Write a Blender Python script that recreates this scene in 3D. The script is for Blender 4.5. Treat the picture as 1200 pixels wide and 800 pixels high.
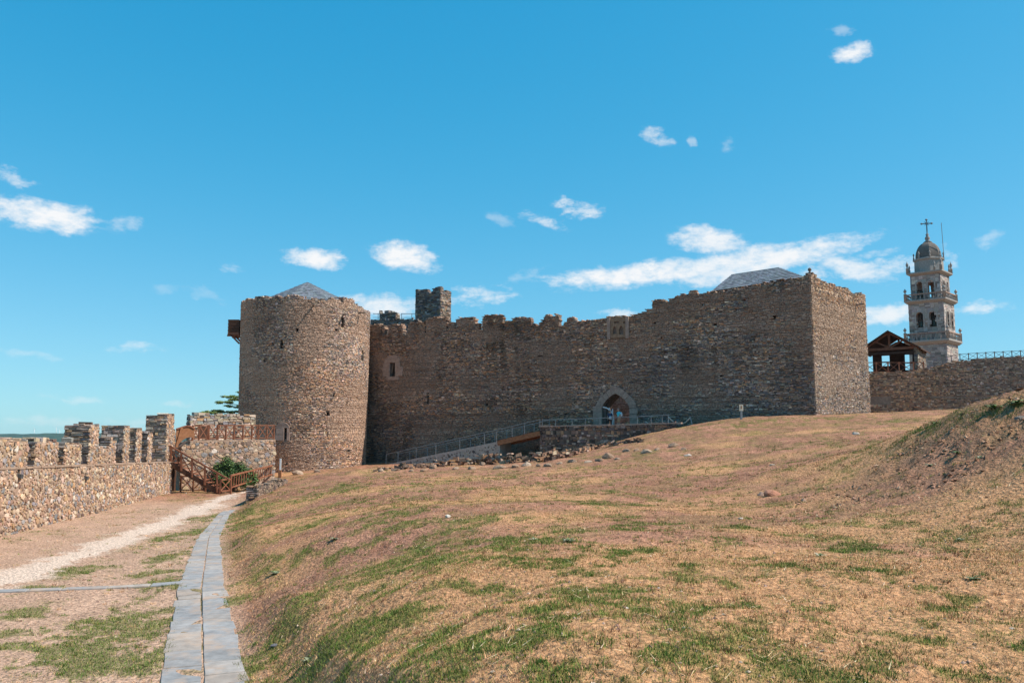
import bpy, bmesh, math, random
import numpy as np
from mathutils import Vector, Matrix

for o in list(bpy.data.objects):
    bpy.data.objects.remove(o)
SC = bpy.context.scene
COL = SC.collection

# ------------------------------------------------------------------ camera
E = 3.5                                   # eye height above the bailey floor
F = 1000.0                                # focal length in px of the 1200 px wide photograph
TH = math.atan(113.0 / F)                 # camera tilts up a little
cam_d = bpy.data.cameras.new('camera')
cam_d.sensor_width = 36.0
cam_d.lens = 30.0
cam_d.clip_start = 0.1
cam_d.clip_end = 20000
cam = bpy.data.objects.new('camera', cam_d)
COL.objects.link(cam)
cam.location = (0, 0, E)
cam.rotation_euler = (math.radians(90) + TH, 0, 0)
SC.camera = cam

# ------------------------------------------------------------------ light
SUN = Vector((1.0, -0.16, 0.0)).normalized()
SUN_EL = math.radians(52)
SUN_DIR = Vector((SUN.x * math.cos(SUN_EL), SUN.y * math.cos(SUN_EL), math.sin(SUN_EL)))
sd = bpy.data.lights.new('sun', 'SUN')
sd.energy = 5.0
sd.angle = math.radians(0.5)
sd.color = (1.0, 0.895, 0.80)
so = bpy.data.objects.new('sun', sd)
COL.objects.link(so)
so.location = (60, 10, 80)
so.rotation_euler = SUN_DIR.to_track_quat('Z', 'Y').to_euler()

SC.view_settings.view_transform = 'Standard'
SC.view_settings.look = 'None'
SC.view_settings.gamma = 1.0
SC.view_settings.exposure = 0.48
SC.view_settings.use_curve_mapping = False


def ray(u, v):
    r = (u - 600) / F
    up = (400 - v) / F
    return (r, math.cos(TH) - up * math.sin(TH), math.sin(TH) + up * math.cos(TH))


def P(u, v, D):
    d = ray(u, v)
    k = D / d[1]
    return Vector((d[0] * k, D, E + d[2] * k))


def Pz(u, v, z):
    d = ray(u, v)
    k = (z - E) / d[2]
    return Vector((d[0] * k, d[1] * k, z))


# ------------------------------------------------------------------ world: sky with small fair-weather clouds
world = bpy.data.worlds.new('World')
SC.world = world
world.use_nodes = True
wt = world.node_tree
for n in list(wt.nodes):
    wt.nodes.remove(n)


def wn(kind, **kw):
    n = wt.nodes.new(kind)
    for k, v in kw.items():
        setattr(n, k, v)
    return n


def wm(op, a, b=None, c=None, clamp=False):
    n = wt.nodes.new('ShaderNodeMath')
    n.operation = op
    n.use_clamp = clamp
    for i, x in enumerate((a, b, c)):
        if x is None:
            continue
        if isinstance(x, (int, float)):
            n.inputs[i].default_value = x
        else:
            wt.links.new(x, n.inputs[i])
    return n.outputs[0]


sky = wn('ShaderNodeTexSky', sky_type='NISHITA')
sky.sun_disc = False
sky.sun_elevation = SUN_EL
sky.sun_rotation = math.atan2(SUN.x, SUN.y)
sky.altitude = 500
sky.air_density = 1.0
sky.dust_density = 0.3
sky.ozone_density = 1.0
SKY_STRENGTH = 0.12
# colour response of the photograph: deep cyan overhead, pale towards the horizon
sps = wn('ShaderNodeSeparateColor')
wt.links.new(sky.outputs[0], sps.inputs[0])
tint = wn('ShaderNodeCombineColor')
for i, (ref, out, ex, bb, e2) in enumerate([(.205, .082, 2.8, .60, 2.2), (.25, .262, .60, 0, 1), (.44, .50, .45, 0, 1)]):
    c = wm('MULTIPLY', sps.outputs[i], SKY_STRENGTH / ref)
    den = wm('ADD', 1.0, wm('MULTIPLY', wm('POWER', c, e2), bb))
    c = wm('DIVIDE', wm('MULTIPLY', wm('POWER', c, ex), out / SKY_STRENGTH), den)
    wt.links.new(c, tint.inputs[i])

tc = wn('ShaderNodeTexCoord')
warp = wn('ShaderNodeTexNoise')
warp.inputs['Scale'].default_value = 26
warp.inputs['Detail'].default_value = 6
warp.inputs['Roughness'].default_value = 0.6
wt.links.new(tc.outputs['Generated'], warp.inputs['Vector'])
sepw = wn('ShaderNodeSeparateColor')
wt.links.new(warp.outputs['Color'], sepw.inputs[0])
sep = wn('ShaderNodeSeparateXYZ')
wt.links.new(tc.outputs['Generated'], sep.inputs[0])
AZ = wm('ARCTAN2', sep.outputs[0], sep.outputs[1])
EL = wm('ARCSINE', sep.outputs[2])
AZ = wm('ADD', AZ, wm('MULTIPLY', wm('SUBTRACT', sepw.outputs[0], 0.5), 0.046))
EL = wm('ADD', EL, wm('MULTIPLY', wm('SUBTRACT', sepw.outputs[1], 0.5), 0.022))
# fine wisps, stretched sideways
mapn = wn('ShaderNodeMapping')
mapn.inputs['Scale'].default_value = (1, 1, 2.2)
wt.links.new(tc.outputs['Generated'], mapn.inputs['Vector'])
fine = wn('ShaderNodeTexNoise')
fine.inputs['Scale'].default_value = 46
fine.inputs['Detail'].default_value = 9
fine.inputs['Roughness'].default_value = 0.66
wt.links.new(mapn.outputs[0], fine.inputs['Vector'])
NF = wm('SUBTRACT', fine.outputs['Fac'], 0.5)

# (u, v, half width px, half height px, tilt deg, opacity) of the clouds in the photograph
CL = [(50, 252, 62, 16, 4, 1.0), (12, 206, 30, 9, 10, .55), (146, 263, 16, 9, -20, .35),
      (368, 302, 39, 12, 2, 1.0), (473, 302, 38, 17, 8, 1.05), (270, 314, 16, 6, 0, .3),
      (450, 358, 50, 15, 0, .85), (572, 346, 50, 15, -8, .62), (620, 322, 30, 8, -20, .25),
      (675, 246, 34, 13, 8, .74), (635, 258, 34, 9, 18, .6), (585, 258, 20, 8, 20, .25),
      (770, 160, 20, 10, 30, .6), (812, 165, 8, 6, 50, .35), (850, 170, 9, 10, 60, .3),
      (996, 62, 24, 10, -6, .95), (988, 34, 12, 6, 10, .3),
      (832, 280, 46, 15, 10, .9), (745, 322, 105, 13, -1, 1.0), (920, 303, 95, 14, -10, .95), (860, 316, 80, 15, -6, .85), (815, 313, 150, 14, -7, .9),
      (1000, 314, 44, 13, 12, .85), (1065, 310, 44, 12, -6, .6), (960, 318, 44, 12, 0, .6), (1030, 296, 26, 6, -5, .4), (1108, 300, 14, 8, 60, .5),
      (1042, 367, 34, 12, 0, .85), (1150, 361, 36, 9, -4, .7), (1162, 282, 16, 8, -20, .3), (725, 367, 26, 8, 0, .7), 
      (165, 407, 30, 6, 3, .42), (90, 468, 34, 5, 6, .3), (60, 492, 44, 6, 0, .26), (160, 494, 36, 6, -3, .28), (210, 472, 18, 4, 0, .25),
      (20, 415, 44, 5, 3, .22), (240, 345, 26, 8, 20, .16), (195, 338, 18, 6, -10, .16)]
clouds = []
for (u, v, hw, hh, t, op) in CL:
    d = Vector(ray(u, v)).normalized()
    clouds.append((math.atan2(d.x, d.y), math.asin(d.z), hw / F, hh / F, math.radians(t), op))
rc = random.Random(5)
for i in range(16):                       # the same weather round the rest of the sky
    a = rc.uniform(0.75, 2 * math.pi - 0.75)
    if a > math.pi:
        a -= 2 * math.pi
    clouds.append((a, rc.uniform(0.06, 0.45), rc.uniform(.03, .10), rc.uniform(.012, .022), rc.uniform(-.2, .2), rc.uniform(.4, 1)))
dens = None
for (a0, e0, ra, re, t, op) in clouds:
    da = wm('SUBTRACT', AZ, a0)
    de = wm('SUBTRACT', EL, e0)
    c, s = math.cos(t), math.sin(t)
    q1 = wm('ADD', wm('MULTIPLY', da, c / ra), wm('MULTIPLY', de, -s / ra))
    q2 = wm('ADD', wm('MULTIPLY', da, s / re), wm('MULTIPLY', de, c / re))
    m = wm('SUBTRACT', 1.0, wm('ADD', wm('MULTIPLY', q1, q1), wm('MULTIPLY', q2, q2)))
    m = wm('ADD', m, wm('MULTIPLY', NF, 2.6 if op > .75 else 4.6))
    mr = wt.nodes.new('ShaderNodeMapRange')
    mr.interpolation_type = 'SMOOTHSTEP'
    mr.inputs[1].default_value = -0.30 if op > .75 else .0
    mr.inputs[2].default_value = 1.25 if op > .75 else 1.7
    mr.inputs[4].default_value = op
    wt.links.new(m, mr.inputs[0])
    m = mr.outputs[0]
    dens = m if dens is None else wm('MAXIMUM', dens, m)
dens = wm('MINIMUM', dens, 0.97)
cmix = wn('ShaderNodeMix', data_type='RGBA')
wt.links.new(dens, cmix.inputs[0])
wt.links.new(tint.outputs[0], cmix.inputs[6])
CW = 0.70 / SKY_STRENGTH
cmix.inputs[7].default_value = (CW * .985, CW * .99, CW, 1)
bg = wn('ShaderNodeBackground')
bg.inputs['Strength'].default_value = SKY_STRENGTH
wt.links.new(cmix.outputs[2], bg.inputs['Color'])
wo = wn('ShaderNodeOutputWorld')
wt.links.new(bg.outputs[0], wo.inputs['Surface'])
world.cycles.sampling_method = 'MANUAL'
world.cycles.sample_map_resolution = 512


# ------------------------------------------------------------------ numpy noise
def _hash(ix, iy, seed):
    h = (ix.astype(np.int64) * 374761393 + iy.astype(np.int64) * 668265263 + seed * 1442695041) & 0x7fffffff
    h = ((h ^ (h >> 13)) * 1274126177) & 0x7fffffff
    h = h ^ (h >> 16)
    return (h & 0xffff) / 65535.0


def vnoise(x, y, seed=0):
    ix = np.floor(x)
    iy = np.floor(y)
    fx = x - ix
    fy = y - iy
    fx = fx * fx * (3 - 2 * fx)
    fy = fy * fy * (3 - 2 * fy)
    a = _hash(ix, iy, seed)
    b = _hash(ix + 1, iy, seed)
    c = _hash(ix, iy + 1, seed)
    d = _hash(ix + 1, iy + 1, seed)
    return (a * (1 - fx) + b * fx) * (1 - fy) + (c * (1 - fx) + d * fx) * fy


def fbm(x, y, oct=4, seed=0, gain=0.5):
    t = 0
    a = 1.0
    n = 0
    for i in range(oct):
        t = t + a * vnoise(x * 2 ** i + 17.3 * i, y * 2 ** i - 9.1 * i, seed + i * 31)
        n += a
        a *= gain
    return t / n


def sstep(x, a, b):
    t = np.clip((x - a) / (b - a), 0, 1)
    return t * t * (3 - 2 * t)


# ------------------------------------------------------------------ materials
MATS = {}


def base_mat(name, rough=0.9, spec=0.25):
    m = bpy.data.materials.new(name)
    m.use_nodes = True
    nt = m.node_tree
    b = nt.nodes['Principled BSDF']
    b.inputs['Roughness'].default_value = rough
    b.inputs['Specular IOR Level'].default_value = spec
    MATS[name] = m
    return m, nt, b


def noise_mat(name, c1, c2, scale=6, rough=0.85, bump=0.3, bscale=None, stretch=(1, 1, 1), spec=0.25, metal=0.0, detail=6):
    """two-tone procedural material with fine relief"""
    m, nt, b = base_mat(name, rough, spec)
    b.inputs['Metallic'].default_value = metal
    t = nt.nodes.new('ShaderNodeTexCoord')
    mp = nt.nodes.new('ShaderNodeMapping')
    mp.inputs['Scale'].default_value = stretch
    nt.links.new(t.outputs['Object'], mp.inputs[0])
    n = nt.nodes.new('ShaderNodeTexNoise')
    n.inputs['Scale'].default_value = scale
    n.inputs['Detail'].default_value = detail
    nt.links.new(mp.outputs[0], n.inputs['Vector'])
    r = nt.nodes.new('ShaderNodeValToRGB')
    r.color_ramp.elements[0].position = 0.3
    r.color_ramp.elements[1].position = 0.7
    r.color_ramp.elements[0].color = (*c1, 1)
    r.color_ramp.elements[1].color = (*c2, 1)
    nt.links.new(n.outputs['Fac'], r.inputs[0])
    nt.links.new(r.outputs[0], b.inputs['Base Color'])
    if bump:
        n2 = nt.nodes.new('ShaderNodeTexNoise')
        n2.inputs['Scale'].default_value = bscale or scale * 3
        n2.inputs['Detail'].default_value = 5
        nt.links.new(mp.outputs[0], n2.inputs['Vector'])
        bp = nt.nodes.new('ShaderNodeBump')
        bp.inputs['Strength'].default_value = bump
        bp.inputs['Distance'].default_value = 0.03
        nt.links.new(n2.outputs['Fac'], bp.inputs['Height'])
        nt.links.new(bp.outputs[0], b.inputs['Normal'])
    return m


def attr_mat(name, rough=0.9, scale=14, lo=0.6, hi=1.3, bump=0.5, bscale=22, dist=0.03, spec=0.2):
    """colour per piece from the vertex colour, mottled by noise"""
    m, nt, b = base_mat(name, rough, spec)
    a = nt.nodes.new('ShaderNodeVertexColor')
    a.layer_name = 'Col'
    t = nt.nodes.new('ShaderNodeTexCoord')
    n = nt.nodes.new('ShaderNodeTexNoise')
    n.inputs['Scale'].default_value = scale
    n.inputs['Detail'].default_value = 7
    n.inputs['Roughness'].default_value = 0.65
    nt.links.new(t.outputs['Object'], n.inputs['Vector'])
    mr = nt.nodes.new('ShaderNodeMapRange')
    mr.inputs[1].default_value = 0.28
    mr.inputs[2].default_value = 0.72
    mr.inputs[3].default_value = lo
    mr.inputs[4].default_value = hi
    nt.links.new(n.outputs['Fac'], mr.inputs[0])
    mx = nt.nodes.new('ShaderNodeVectorMath')
    mx.operation = 'SCALE'
    nt.links.new(a.outputs['Color'], mx.inputs[0])
    nt.links.new(mr.outputs[0], mx.inputs['Scale'])
    nt.links.new(mx.outputs[0], b.inputs['Base Color'])
    if bump:
        n2 = nt.nodes.new('ShaderNodeTexNoise')
        n2.inputs['Scale'].default_value = bscale
        n2.inputs['Detail'].default_value = 6
        nt.links.new(t.outputs['Object'], n2.inputs['Vector'])
        bp = nt.nodes.new('ShaderNodeBump')
        bp.inputs['Strength'].default_value = bump
        bp.inputs['Distance'].default_value = dist
        nt.links.new(n2.outputs['Fac'], bp.inputs['Height'])
        nt.links.new(bp.outputs[0], b.inputs['Normal'])
    return m


M_STONE = attr_mat('stone', scale=9, bscale=18, dist=0.04)
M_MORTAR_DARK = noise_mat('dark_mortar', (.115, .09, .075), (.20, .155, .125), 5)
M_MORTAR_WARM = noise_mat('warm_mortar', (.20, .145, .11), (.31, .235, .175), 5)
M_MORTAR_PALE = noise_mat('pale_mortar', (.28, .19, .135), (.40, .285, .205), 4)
M_ASHLAR = noise_mat('dressed_stone', (.27, .185, .145), (.41, .295, .23), 4, bump=.25)
M_GRANITE = attr_mat('granite', scale=5, lo=.7, hi=1.25, bump=.25, bscale=12, dist=.05)
M_SLATE = attr_mat('roof_slate', rough=0.6, scale=7, lo=.75, hi=1.25, bump=.2, spec=.4)
M_PAVE = attr_mat('paving_slate', rough=0.8, scale=5, lo=.72, hi=1.25, bump=.4, bscale=9, dist=.01, spec=.2)
def add_dirt(m, col, scale, lo, hi):
    """patches of dust with their own outline over a material's colour"""
    nt = m.node_tree
    b = nt.nodes['Principled BSDF']
    src = b.inputs['Base Color'].links[0].from_socket
    t = nt.nodes.new('ShaderNodeTexCoord')
    n = nt.nodes.new('ShaderNodeTexNoise')
    n.inputs['Scale'].default_value = scale
    n.inputs['Detail'].default_value = 7
    n.inputs['Roughness'].default_value = .7
    nt.links.new(t.outputs['Object'], n.inputs['Vector'])
    mr = nt.nodes.new('ShaderNodeMapRange')
    mr.inputs[1].default_value = lo
    mr.inputs[2].default_value = hi
    nt.links.new(n.outputs['Fac'], mr.inputs[0])
    mx = nt.nodes.new('ShaderNodeMix')
    mx.data_type = 'RGBA'
    nt.links.new(mr.outputs[0], mx.inputs[0])
    nt.links.new(src, mx.inputs[6])
    mx.inputs[7].default_value = (*col, 1)
    nt.links.new(mx.outputs[2], b.inputs['Base Color'])


add_dirt(M_PAVE, (.40, .29, .21), 1.6, .50, .72)
M_WOOD = noise_mat('red_brown_timber', (.165, .060, .032), (.30, .125, .068), 5, rough=.7, bump=.2, stretch=(1, 1, 1))
M_WOODD = noise_mat('dark_timber', (.055, .026, .016), (.105, .05, .028), 6, rough=.75, bump=.2)
M_WOODO = noise_mat('orange_timber', (.22, .092, .040), (.34, .155, .072), 5, rough=.7, bump=.2)
M_GREYWOOD = noise_mat('weathered_timber', (.10, .085, .08), (.19, .17, .16), 6, rough=.8, bump=.1)
M_STEEL = noise_mat('galvanised_steel', (.20, .20, .20), (.30, .30, .30), 12, rough=.5, bump=.05, metal=.35, spec=.4)
M_PALEM = noise_mat('pale_painted_metal', (.6, .6, .6), (.75, .75, .74), 12, rough=.5, bump=.05, spec=.4)
M_ROPE = noise_mat('hemp_rope', (.42, .36, .29), (.60, .54, .46), 30, rough=.95, bump=.4)
M_RENDER = noise_mat('lime_render', (.33, .275, .235), (.48, .41, .35), 3, bump=.5, bscale=14)
M_BRONZE = noise_mat('bell_bronze', (.05, .055, .04), (.10, .10, .07), 8, rough=.5, metal=.7, bump=.1)
M_GROUND = attr_mat('ground_soil_and_turf', rough=.95, scale=13, lo=.28, hi=1.68, bump=1.0, bscale=14, dist=.09, spec=.1)
M_GRASS = attr_mat('grass_blade', rough=.8, scale=3, lo=.85, hi=1.15, bump=0, spec=.15)
M_LEAF = attr_mat('leaf', rough=.6, scale=3, lo=.8, hi=1.2, bump=0, spec=.3)
M_BARK = noise_mat('bark', (.09, .065, .045), (.18, .135, .1), 10, bump=.6)
M_ROCK = attr_mat('boulder_rock', scale=6, lo=.7, hi=1.25, bump=.6, bscale=14, dist=.05)


def body_mat(name, c, rough=.85):
    return noise_mat(name, tuple(x * .85 for x in c), tuple(min(1, x * 1.12) for x in c), 9, rough=rough, bump=.1)


# ------------------------------------------------------------------ object helpers
def link(o, parent=None):
    COL.objects.link(o)
    if parent is not None:
        o.parent = parent
    return o


def tag(o, label=None, cat=None, group=None, kind=None):
    if label:
        o['label'] = label
    if cat:
        o['category'] = cat
    if group:
        o['group'] = group
    if kind:
        o['kind'] = kind
    return o


def thing(name, label, cat, loc=(0, 0, 0), group=None):
    o = bpy.data.objects.new(name, None)
    o.empty_display_size = .3
    o.location = loc
    link(o)
    return tag(o, label, cat, group)


def rel(o, parent):
    """parent while the mesh stays where it was built in world coordinates"""
    o.parent = parent
    m = Matrix.Translation(parent.location) if parent.parent is None else Matrix.Translation(parent.location + parent.parent.location)
    o.matrix_parent_inverse = m.inverted()
    return o


def mesh_np(name, V, Fc, mat, parent=None, cols=None, smooth=False, kind=None):
    """V (n,3), Fc (m,k) uniform polygons, cols (n,3)"""
    V = np.asarray(V, dtype=np.float32)
    Fc = np.asarray(Fc, dtype=np.int32)
    me = bpy.data.meshes.new(name)
    me.vertices.add(len(V))
    me.vertices.foreach_set('co', V.ravel())
    k = Fc.shape[1]
    me.loops.add(Fc.size)
    me.loops.foreach_set('vertex_index', Fc.ravel())
    me.polygons.add(len(Fc))
    me.polygons.foreach_set('loop_start', np.arange(len(Fc), dtype=np.int32) * k)
    me.update(calc_edges=True)
    me.polygons.foreach_set('use_smooth', np.full(len(Fc), bool(smooth)))
    if cols is not None:
        at = me.color_attributes.new('Col', 'FLOAT_COLOR', 'POINT')
        cc = np.ones((len(V), 4), dtype=np.float32)
        cc[:, :3] = cols
        at.data.foreach_set('color', cc.ravel())
    if mat:
        me.materials.append(mat)
    o = bpy.data.objects.new(name, me)
    link(o)
    if parent is not None:
        rel(o, parent)
    if kind:
        o['kind'] = kind
    return o


BOXF = np.array([[0, 1, 2, 3], [7, 6, 5, 4], [0, 4, 5, 1], [1, 5, 6, 2], [2, 6, 7, 3], [3, 7, 4, 0]])
STONEF = BOXF[[0, 2, 3, 4, 5]]


class MB:
    """collects boxes, bars and polygons for ONE mesh object"""

    def __init__(self):
        self.v = []
        self.f = []
        self.c = []

    def add(self, vs, fs, col=(.3, .3, .3)):
        b = len(self.v)
        self.v += [tuple(p) for p in vs]
        self.f += [[i + b for i in f] for f in fs]
        self.c += [col] * len(vs)
        return self

    def box8(self, pts, col=(.3, .3, .3)):
        return self.add(pts, BOXF.tolist(), col)

    def box(self, x0, x1, y0, y1, z0, z1, col=(.3, .3, .3), T=None):
        p = [(x0, y0, z0), (x1, y0, z0), (x1, y0, z1), (x0, y0, z1), (x0, y1, z0), (x1, y1, z0), (x1, y1, z1), (x0, y1, z1)]
        if T:
            p = [T(Vector(q)) for q in p]
        return self.box8(p, col)

    def bar(self, a, b, w, h=None, up=(0, 0, 1), col=(.3, .3, .3)):
        a = Vector(a)
        b = Vector(b)
        h = h or w
        d = (b - a).normalized()
        u = Vector(up)
        if abs(d.dot(u)) > .98:
            u = Vector((1, 0, 0))
        s = d.cross(u).normalized() * (w / 2)
        t = s.cross(d).normalized() * (h / 2)
        return self.box8([a - s - t, a + s - t, a + s + t, a - s + t, b - s - t, b + s - t, b + s + t, b - s + t], col)

    def tube(self, pts, r, n=8, col=(.3, .3, .3), cap=True):
        pts = [Vector(p) for p in pts]
        rs = r if isinstance(r, (list, tuple)) else [r] * len(pts)
        b = len(self.v)
        for i, p in enumerate(pts):
            d = (pts[min(i + 1, len(pts) - 1)] - pts[max(i - 1, 0)])
            d = d.normalized() if d.length > 1e-9 else Vector((0, 0, 1))
            u = Vector((0, 0, 1)) if abs(d.z) < .95 else Vector((1, 0, 0))
            s = d.cross(u).normalized()
            t = s.cross(d).normalized()
            for k in range(n):
                a = 2 * math.pi * k / n
                self.v.append(tuple(p + s * (rs[i] * math.cos(a)) + t * (rs[i] * math.sin(a))))
                self.c.append(col)
        for i in range(len(pts) - 1):
            for k in range(n):
                k2 = (k + 1) % n
                self.f.append([b + i * n + k, b + i * n + k2, b + (i + 1) * n + k2, b + (i + 1) * n + k])
        if cap:
            self.f.append([b + k for k in range(n)][::-1])
            self.f.append([b + (len(pts) - 1) * n + k for k in range(n)])
        return self

    def lathe(self, c, prof, n=16, rot=0, col=(.3, .3, .3)):
        """prof: list of (radius, z)"""
        b = len(self.v)
        for (r, z) in prof:
            for k in range(n):
                a = rot + 2 * math.pi * k / n
                self.v.append((c[0] + r * math.cos(a), c[1] + r * math.sin(a), c[2] + z))
                self.c.append(col)
        for i in range(len(prof) - 1):
            for k in range(n):
                k2 = (k + 1) % n
                self.f.append([b + i * n + k, b + i * n + k2, b + (i + 1) * n + k2, b + (i + 1) * n + k])
        self.f.append([b + k for k in range(n)][::-1])
        self.f.append([b + (len(prof) - 1) * n + k for k in range(n)])
        return self

    def build(self, name, mat, parent=None, smooth=False, kind=None):
        me = bpy.data.meshes.new(name)
        me.from_pydata(self.v, [], self.f)
        at = me.color_attributes.new('Col', 'FLOAT_COLOR', 'POINT')
        cc = np.ones((len(self.v), 4), dtype=np.float32)
        cc[:, :3] = np.array(self.c)
        at.data.foreach_set('color', cc.ravel())
        if smooth:
            me.polygons.foreach_set('use_smooth', np.ones(len(me.polygons), dtype=bool))
        me.materials.append(mat)
        me.update()
        o = bpy.data.objects.new(name, me)
        link(o)
        if parent is not None:
            rel(o, parent)
        if kind:
            o['kind'] = kind
        return o


# ------------------------------------------------------------------ wall surfaces
class Wall:
    """vertical plane through two plan points; s along it, z up, d out towards the viewer"""

    def __init__(self, A, B, flip=False):
        self.A = np.array(A[:2], float)
        B = np.array(B[:2], float)
        self.L = float(np.linalg.norm(B - self.A))
        self.e = (B - self.A) / self.L
        n = np.array([self.e[1], -self.e[0]])
        if n.dot(-self.A) < 0:
            n = -n
        if flip:
            n = -n
        self.n = n

    def st(self, u, v):
        d = ray(u, v)
        dxy = np.array(d[:2])
        k = self.A.dot(self.n) / dxy.dot(self.n)
        p = dxy * k
        return float((p - self.A).dot(self.e)), E + d[2] * k

    def off(self, dist):
        w = Wall.__new__(Wall)
        w.A = self.A + self.n * dist
        w.e = self.e
        w.n = self.n
        w.L = self.L
        return w

    def map(self, s, z, d):
        s = np.asarray(s, float)
        x = self.A[0] + self.e[0] * s + self.n[0] * d
        y = self.A[1] + self.e[1] * s + self.n[1] * d
        return np.stack([x, y, np.broadcast_to(np.asarray(z, float), x.shape)], -1)

    def pt(self, s, z, d=0.0):
        return Vector(self.map(np.array([s]), np.array([z]), np.array([d]))[0])

    def prof(self, pts):
        """pixel polyline -> top profile z(s)"""
        q = sorted(self.st(u, v) for (u, v) in pts)
        S = np.array([a for a, b in q])
        Z = np.array([b for a, b in q])
        return lambda s: np.interp(s, S, Z)


class Drum:
    """round tower surface; s = angle * R0, angle 0 faces the viewer, positive to the right"""

    def __init__(self, C, R0, face, rfn):
        self.C = np.array(C, float)
        self.R0 = R0
        self.face = face
        self.rfn = rfn

    def map(self, s, z, d):
        a = self.face + np.asarray(s, float) / self.R0
        z = np.broadcast_to(np.asarray(z, float), a.shape)
        r = self.rfn(z) + d
        return np.stack([self.C[0] + r * np.cos(a), self.C[1] + r * np.sin(a), z], -1)

    def pt(self, s, z, d=0.0):
        return Vector(self.map(np.array([s]), np.array([z]), np.array([d]))[0])


def pal_pick(rng, pal, n):
    w = np.array([p[1] for p in pal], float)
    w /= w.sum()
    c = np.array([p[0] for p in pal])
    k = rng.choice(len(pal), n, p=w)
    col = c[k] * rng.uniform(.72, 1.3, (n, 1)) * rng.uniform(.94, 1.06, (n, 3))
    return col


SLATE_GREY = [((.175, .160, .152), .28), ((.105, .108, .118), .17), ((.215, .168, .132), .22), ((.27, .175, .108), .08), ((.27, .245, .22), .12), ((.075, .065, .06), .09), ((.42, .38, .33), .015)]
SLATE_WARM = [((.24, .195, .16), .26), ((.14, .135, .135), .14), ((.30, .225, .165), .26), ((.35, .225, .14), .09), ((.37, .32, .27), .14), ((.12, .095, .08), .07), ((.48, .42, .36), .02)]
RUBBLE = [((.43, .30, .205), .30), ((.35, .225, .15), .22), ((.50, .375, .27), .16), ((.25, .235, .225), .13), ((.43, .265, .15), .09), ((.18, .12, .09), .06), ((.54, .46, .38), .04)]


def mason(surf, s0, s1, z0, top, holes=(), h=(.10, .22), l=(.22, .7), pal=SLATE_GREY, seed=1, depth=.14, bump=.05,
          inset=.012, wav=.05, through=0.0, through_below=0.0, ragged=.06, stain=None, zmax=None, gap=.012, smear=None):
    """coursed rubble: every stone a box with its own size, tilt, proudness and colour.
    top: z(s); holes: list of f(s,z)->bool arrays; stones within through_below of the top go through the whole thickness."""
    rng = np.random.default_rng(seed)
    if zmax is None:
        zmax = float(np.max(top(np.linspace(s0, s1, 400))))
    A = []
    z = z0
    while z < zmax:
        hh = rng.uniform(*h) * (.72 + .62 * float(vnoise(np.array([z * .55 + seed]), np.array([seed * 1.7]), 3)[0]))
        if rng.random() < .12:
            hh *= 1.5
        n = int((s1 - s0) / l[0]) + 4
        ln = l[0] + (l[1] - l[0]) * rng.random(n) ** 1.6
        ln = np.maximum(ln, hh * .8)
        e = s0 - rng.random() * l[1] + np.concatenate([[0], np.cumsum(ln)])
        a = np.clip(e[:-1], s0, s1)
        b = np.clip(e[1:], s0, s1)
        k = (b - a) > .05
        a, b = a[k], b[k]
        za = np.full(len(a), z)
        zb = np.full(len(a), z + hh)
        split = rng.random(len(a)) < (.35 if hh > .15 else .08)
        mid = z + hh * rng.uniform(.35, .65, len(a))
        A.append(np.stack([a, b, za, np.where(split, mid, zb)], 1))
        A.append(np.stack([a, b, mid, zb], 1)[split])
        z += hh
    A = np.concatenate(A)
    sc = (A[:, 0] + A[:, 1]) / 2
    zc = (A[:, 2] + A[:, 3]) / 2
    keep = zc < top(sc) + rng.uniform(-ragged, ragged, len(sc))
    for hf in holes:
        keep &= ~hf(sc, zc)
    keep &= rng.random(len(sc)) > .014
    A = A[keep]
    sc = sc[keep]
    zc = zc[keep]
    n = len(A)
    col = pal_pick(rng, pal, n)
    if stain is not None:
        col = col * stain(sc, zc)[:, None] if stain(sc[:1], zc[:1]).ndim == 1 else col * stain(sc, zc)
    if smear is not None:
        pz_ = smear(sc, zc)[:, None]
        col = col * (1 - pz_) + np.median(col, 0)[None] * 1.12 * rng.uniform(.9, 1.1, (n, 1)) * pz_
    g = gap
    a, b, za, zb = A[:, 0] + g / 2, A[:, 1] - g / 2, A[:, 2] + g / 2, A[:, 3] - g / 2
    jit = np.minimum(.035, (zb - za) * .16)[:, None]
    pr = bump * rng.random(n) ** 1.5 + rng.normal(0, bump * .12, n)
    tl = rng.normal(0, bump * .22, (n, 4))
    S = np.stack([a, b, b, a], 1) + rng.uniform(-1, 1, (n, 4)) * np.minimum(.05, (b - a) * .1)[:, None]
    Z = np.stack([za, za, zb, zb], 1) + rng.uniform(-1, 1, (n, 4)) * jit
    if wav:
        Z = Z + wav * (np.sin(S * .37 + Z * .8 + seed) + .6 * np.sin(S * .93 - Z * .5 + 2 * seed))
    ins = np.minimum(inset, (zb - za) * .2)[:, None]
    Sf = S + ins * np.array([1, -1, -1, 1])
    Zf = Z + ins * np.array([1, 1, -1, -1])
    dback = np.where(zc > top(sc) - through_below, -max(through, depth), -depth)[:, None] * np.ones((1, 4))
    front = surf.map(Sf, Zf, pr[:, None] + tl)
    back = surf.map(S, Z, dback)
    V = np.concatenate([front, back], 1).reshape(-1, 3)
    Fc = (np.arange(n)[:, None, None] * 8 + STONEF[None]).reshape(-1, 4)
    cols = np.repeat(col, 8, 0)
    return dict(V=V, F=Fc, C=cols, s=sc, z=zc, n=n, size=(b - a) * (zb - za))


def sub_stones(R, mask):
    idx = np.nonzero(mask)[0]
    V = R['V'].reshape(-1, 8, 3)[idx].reshape(-1, 3)
    C = R['C'].reshape(-1, 8, 3)[idx].reshape(-1, 3)
    Fc = (np.arange(len(idx))[:, None, None] * 8 + STONEF[None]).reshape(-1, 4)
    return V, Fc, C


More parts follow.
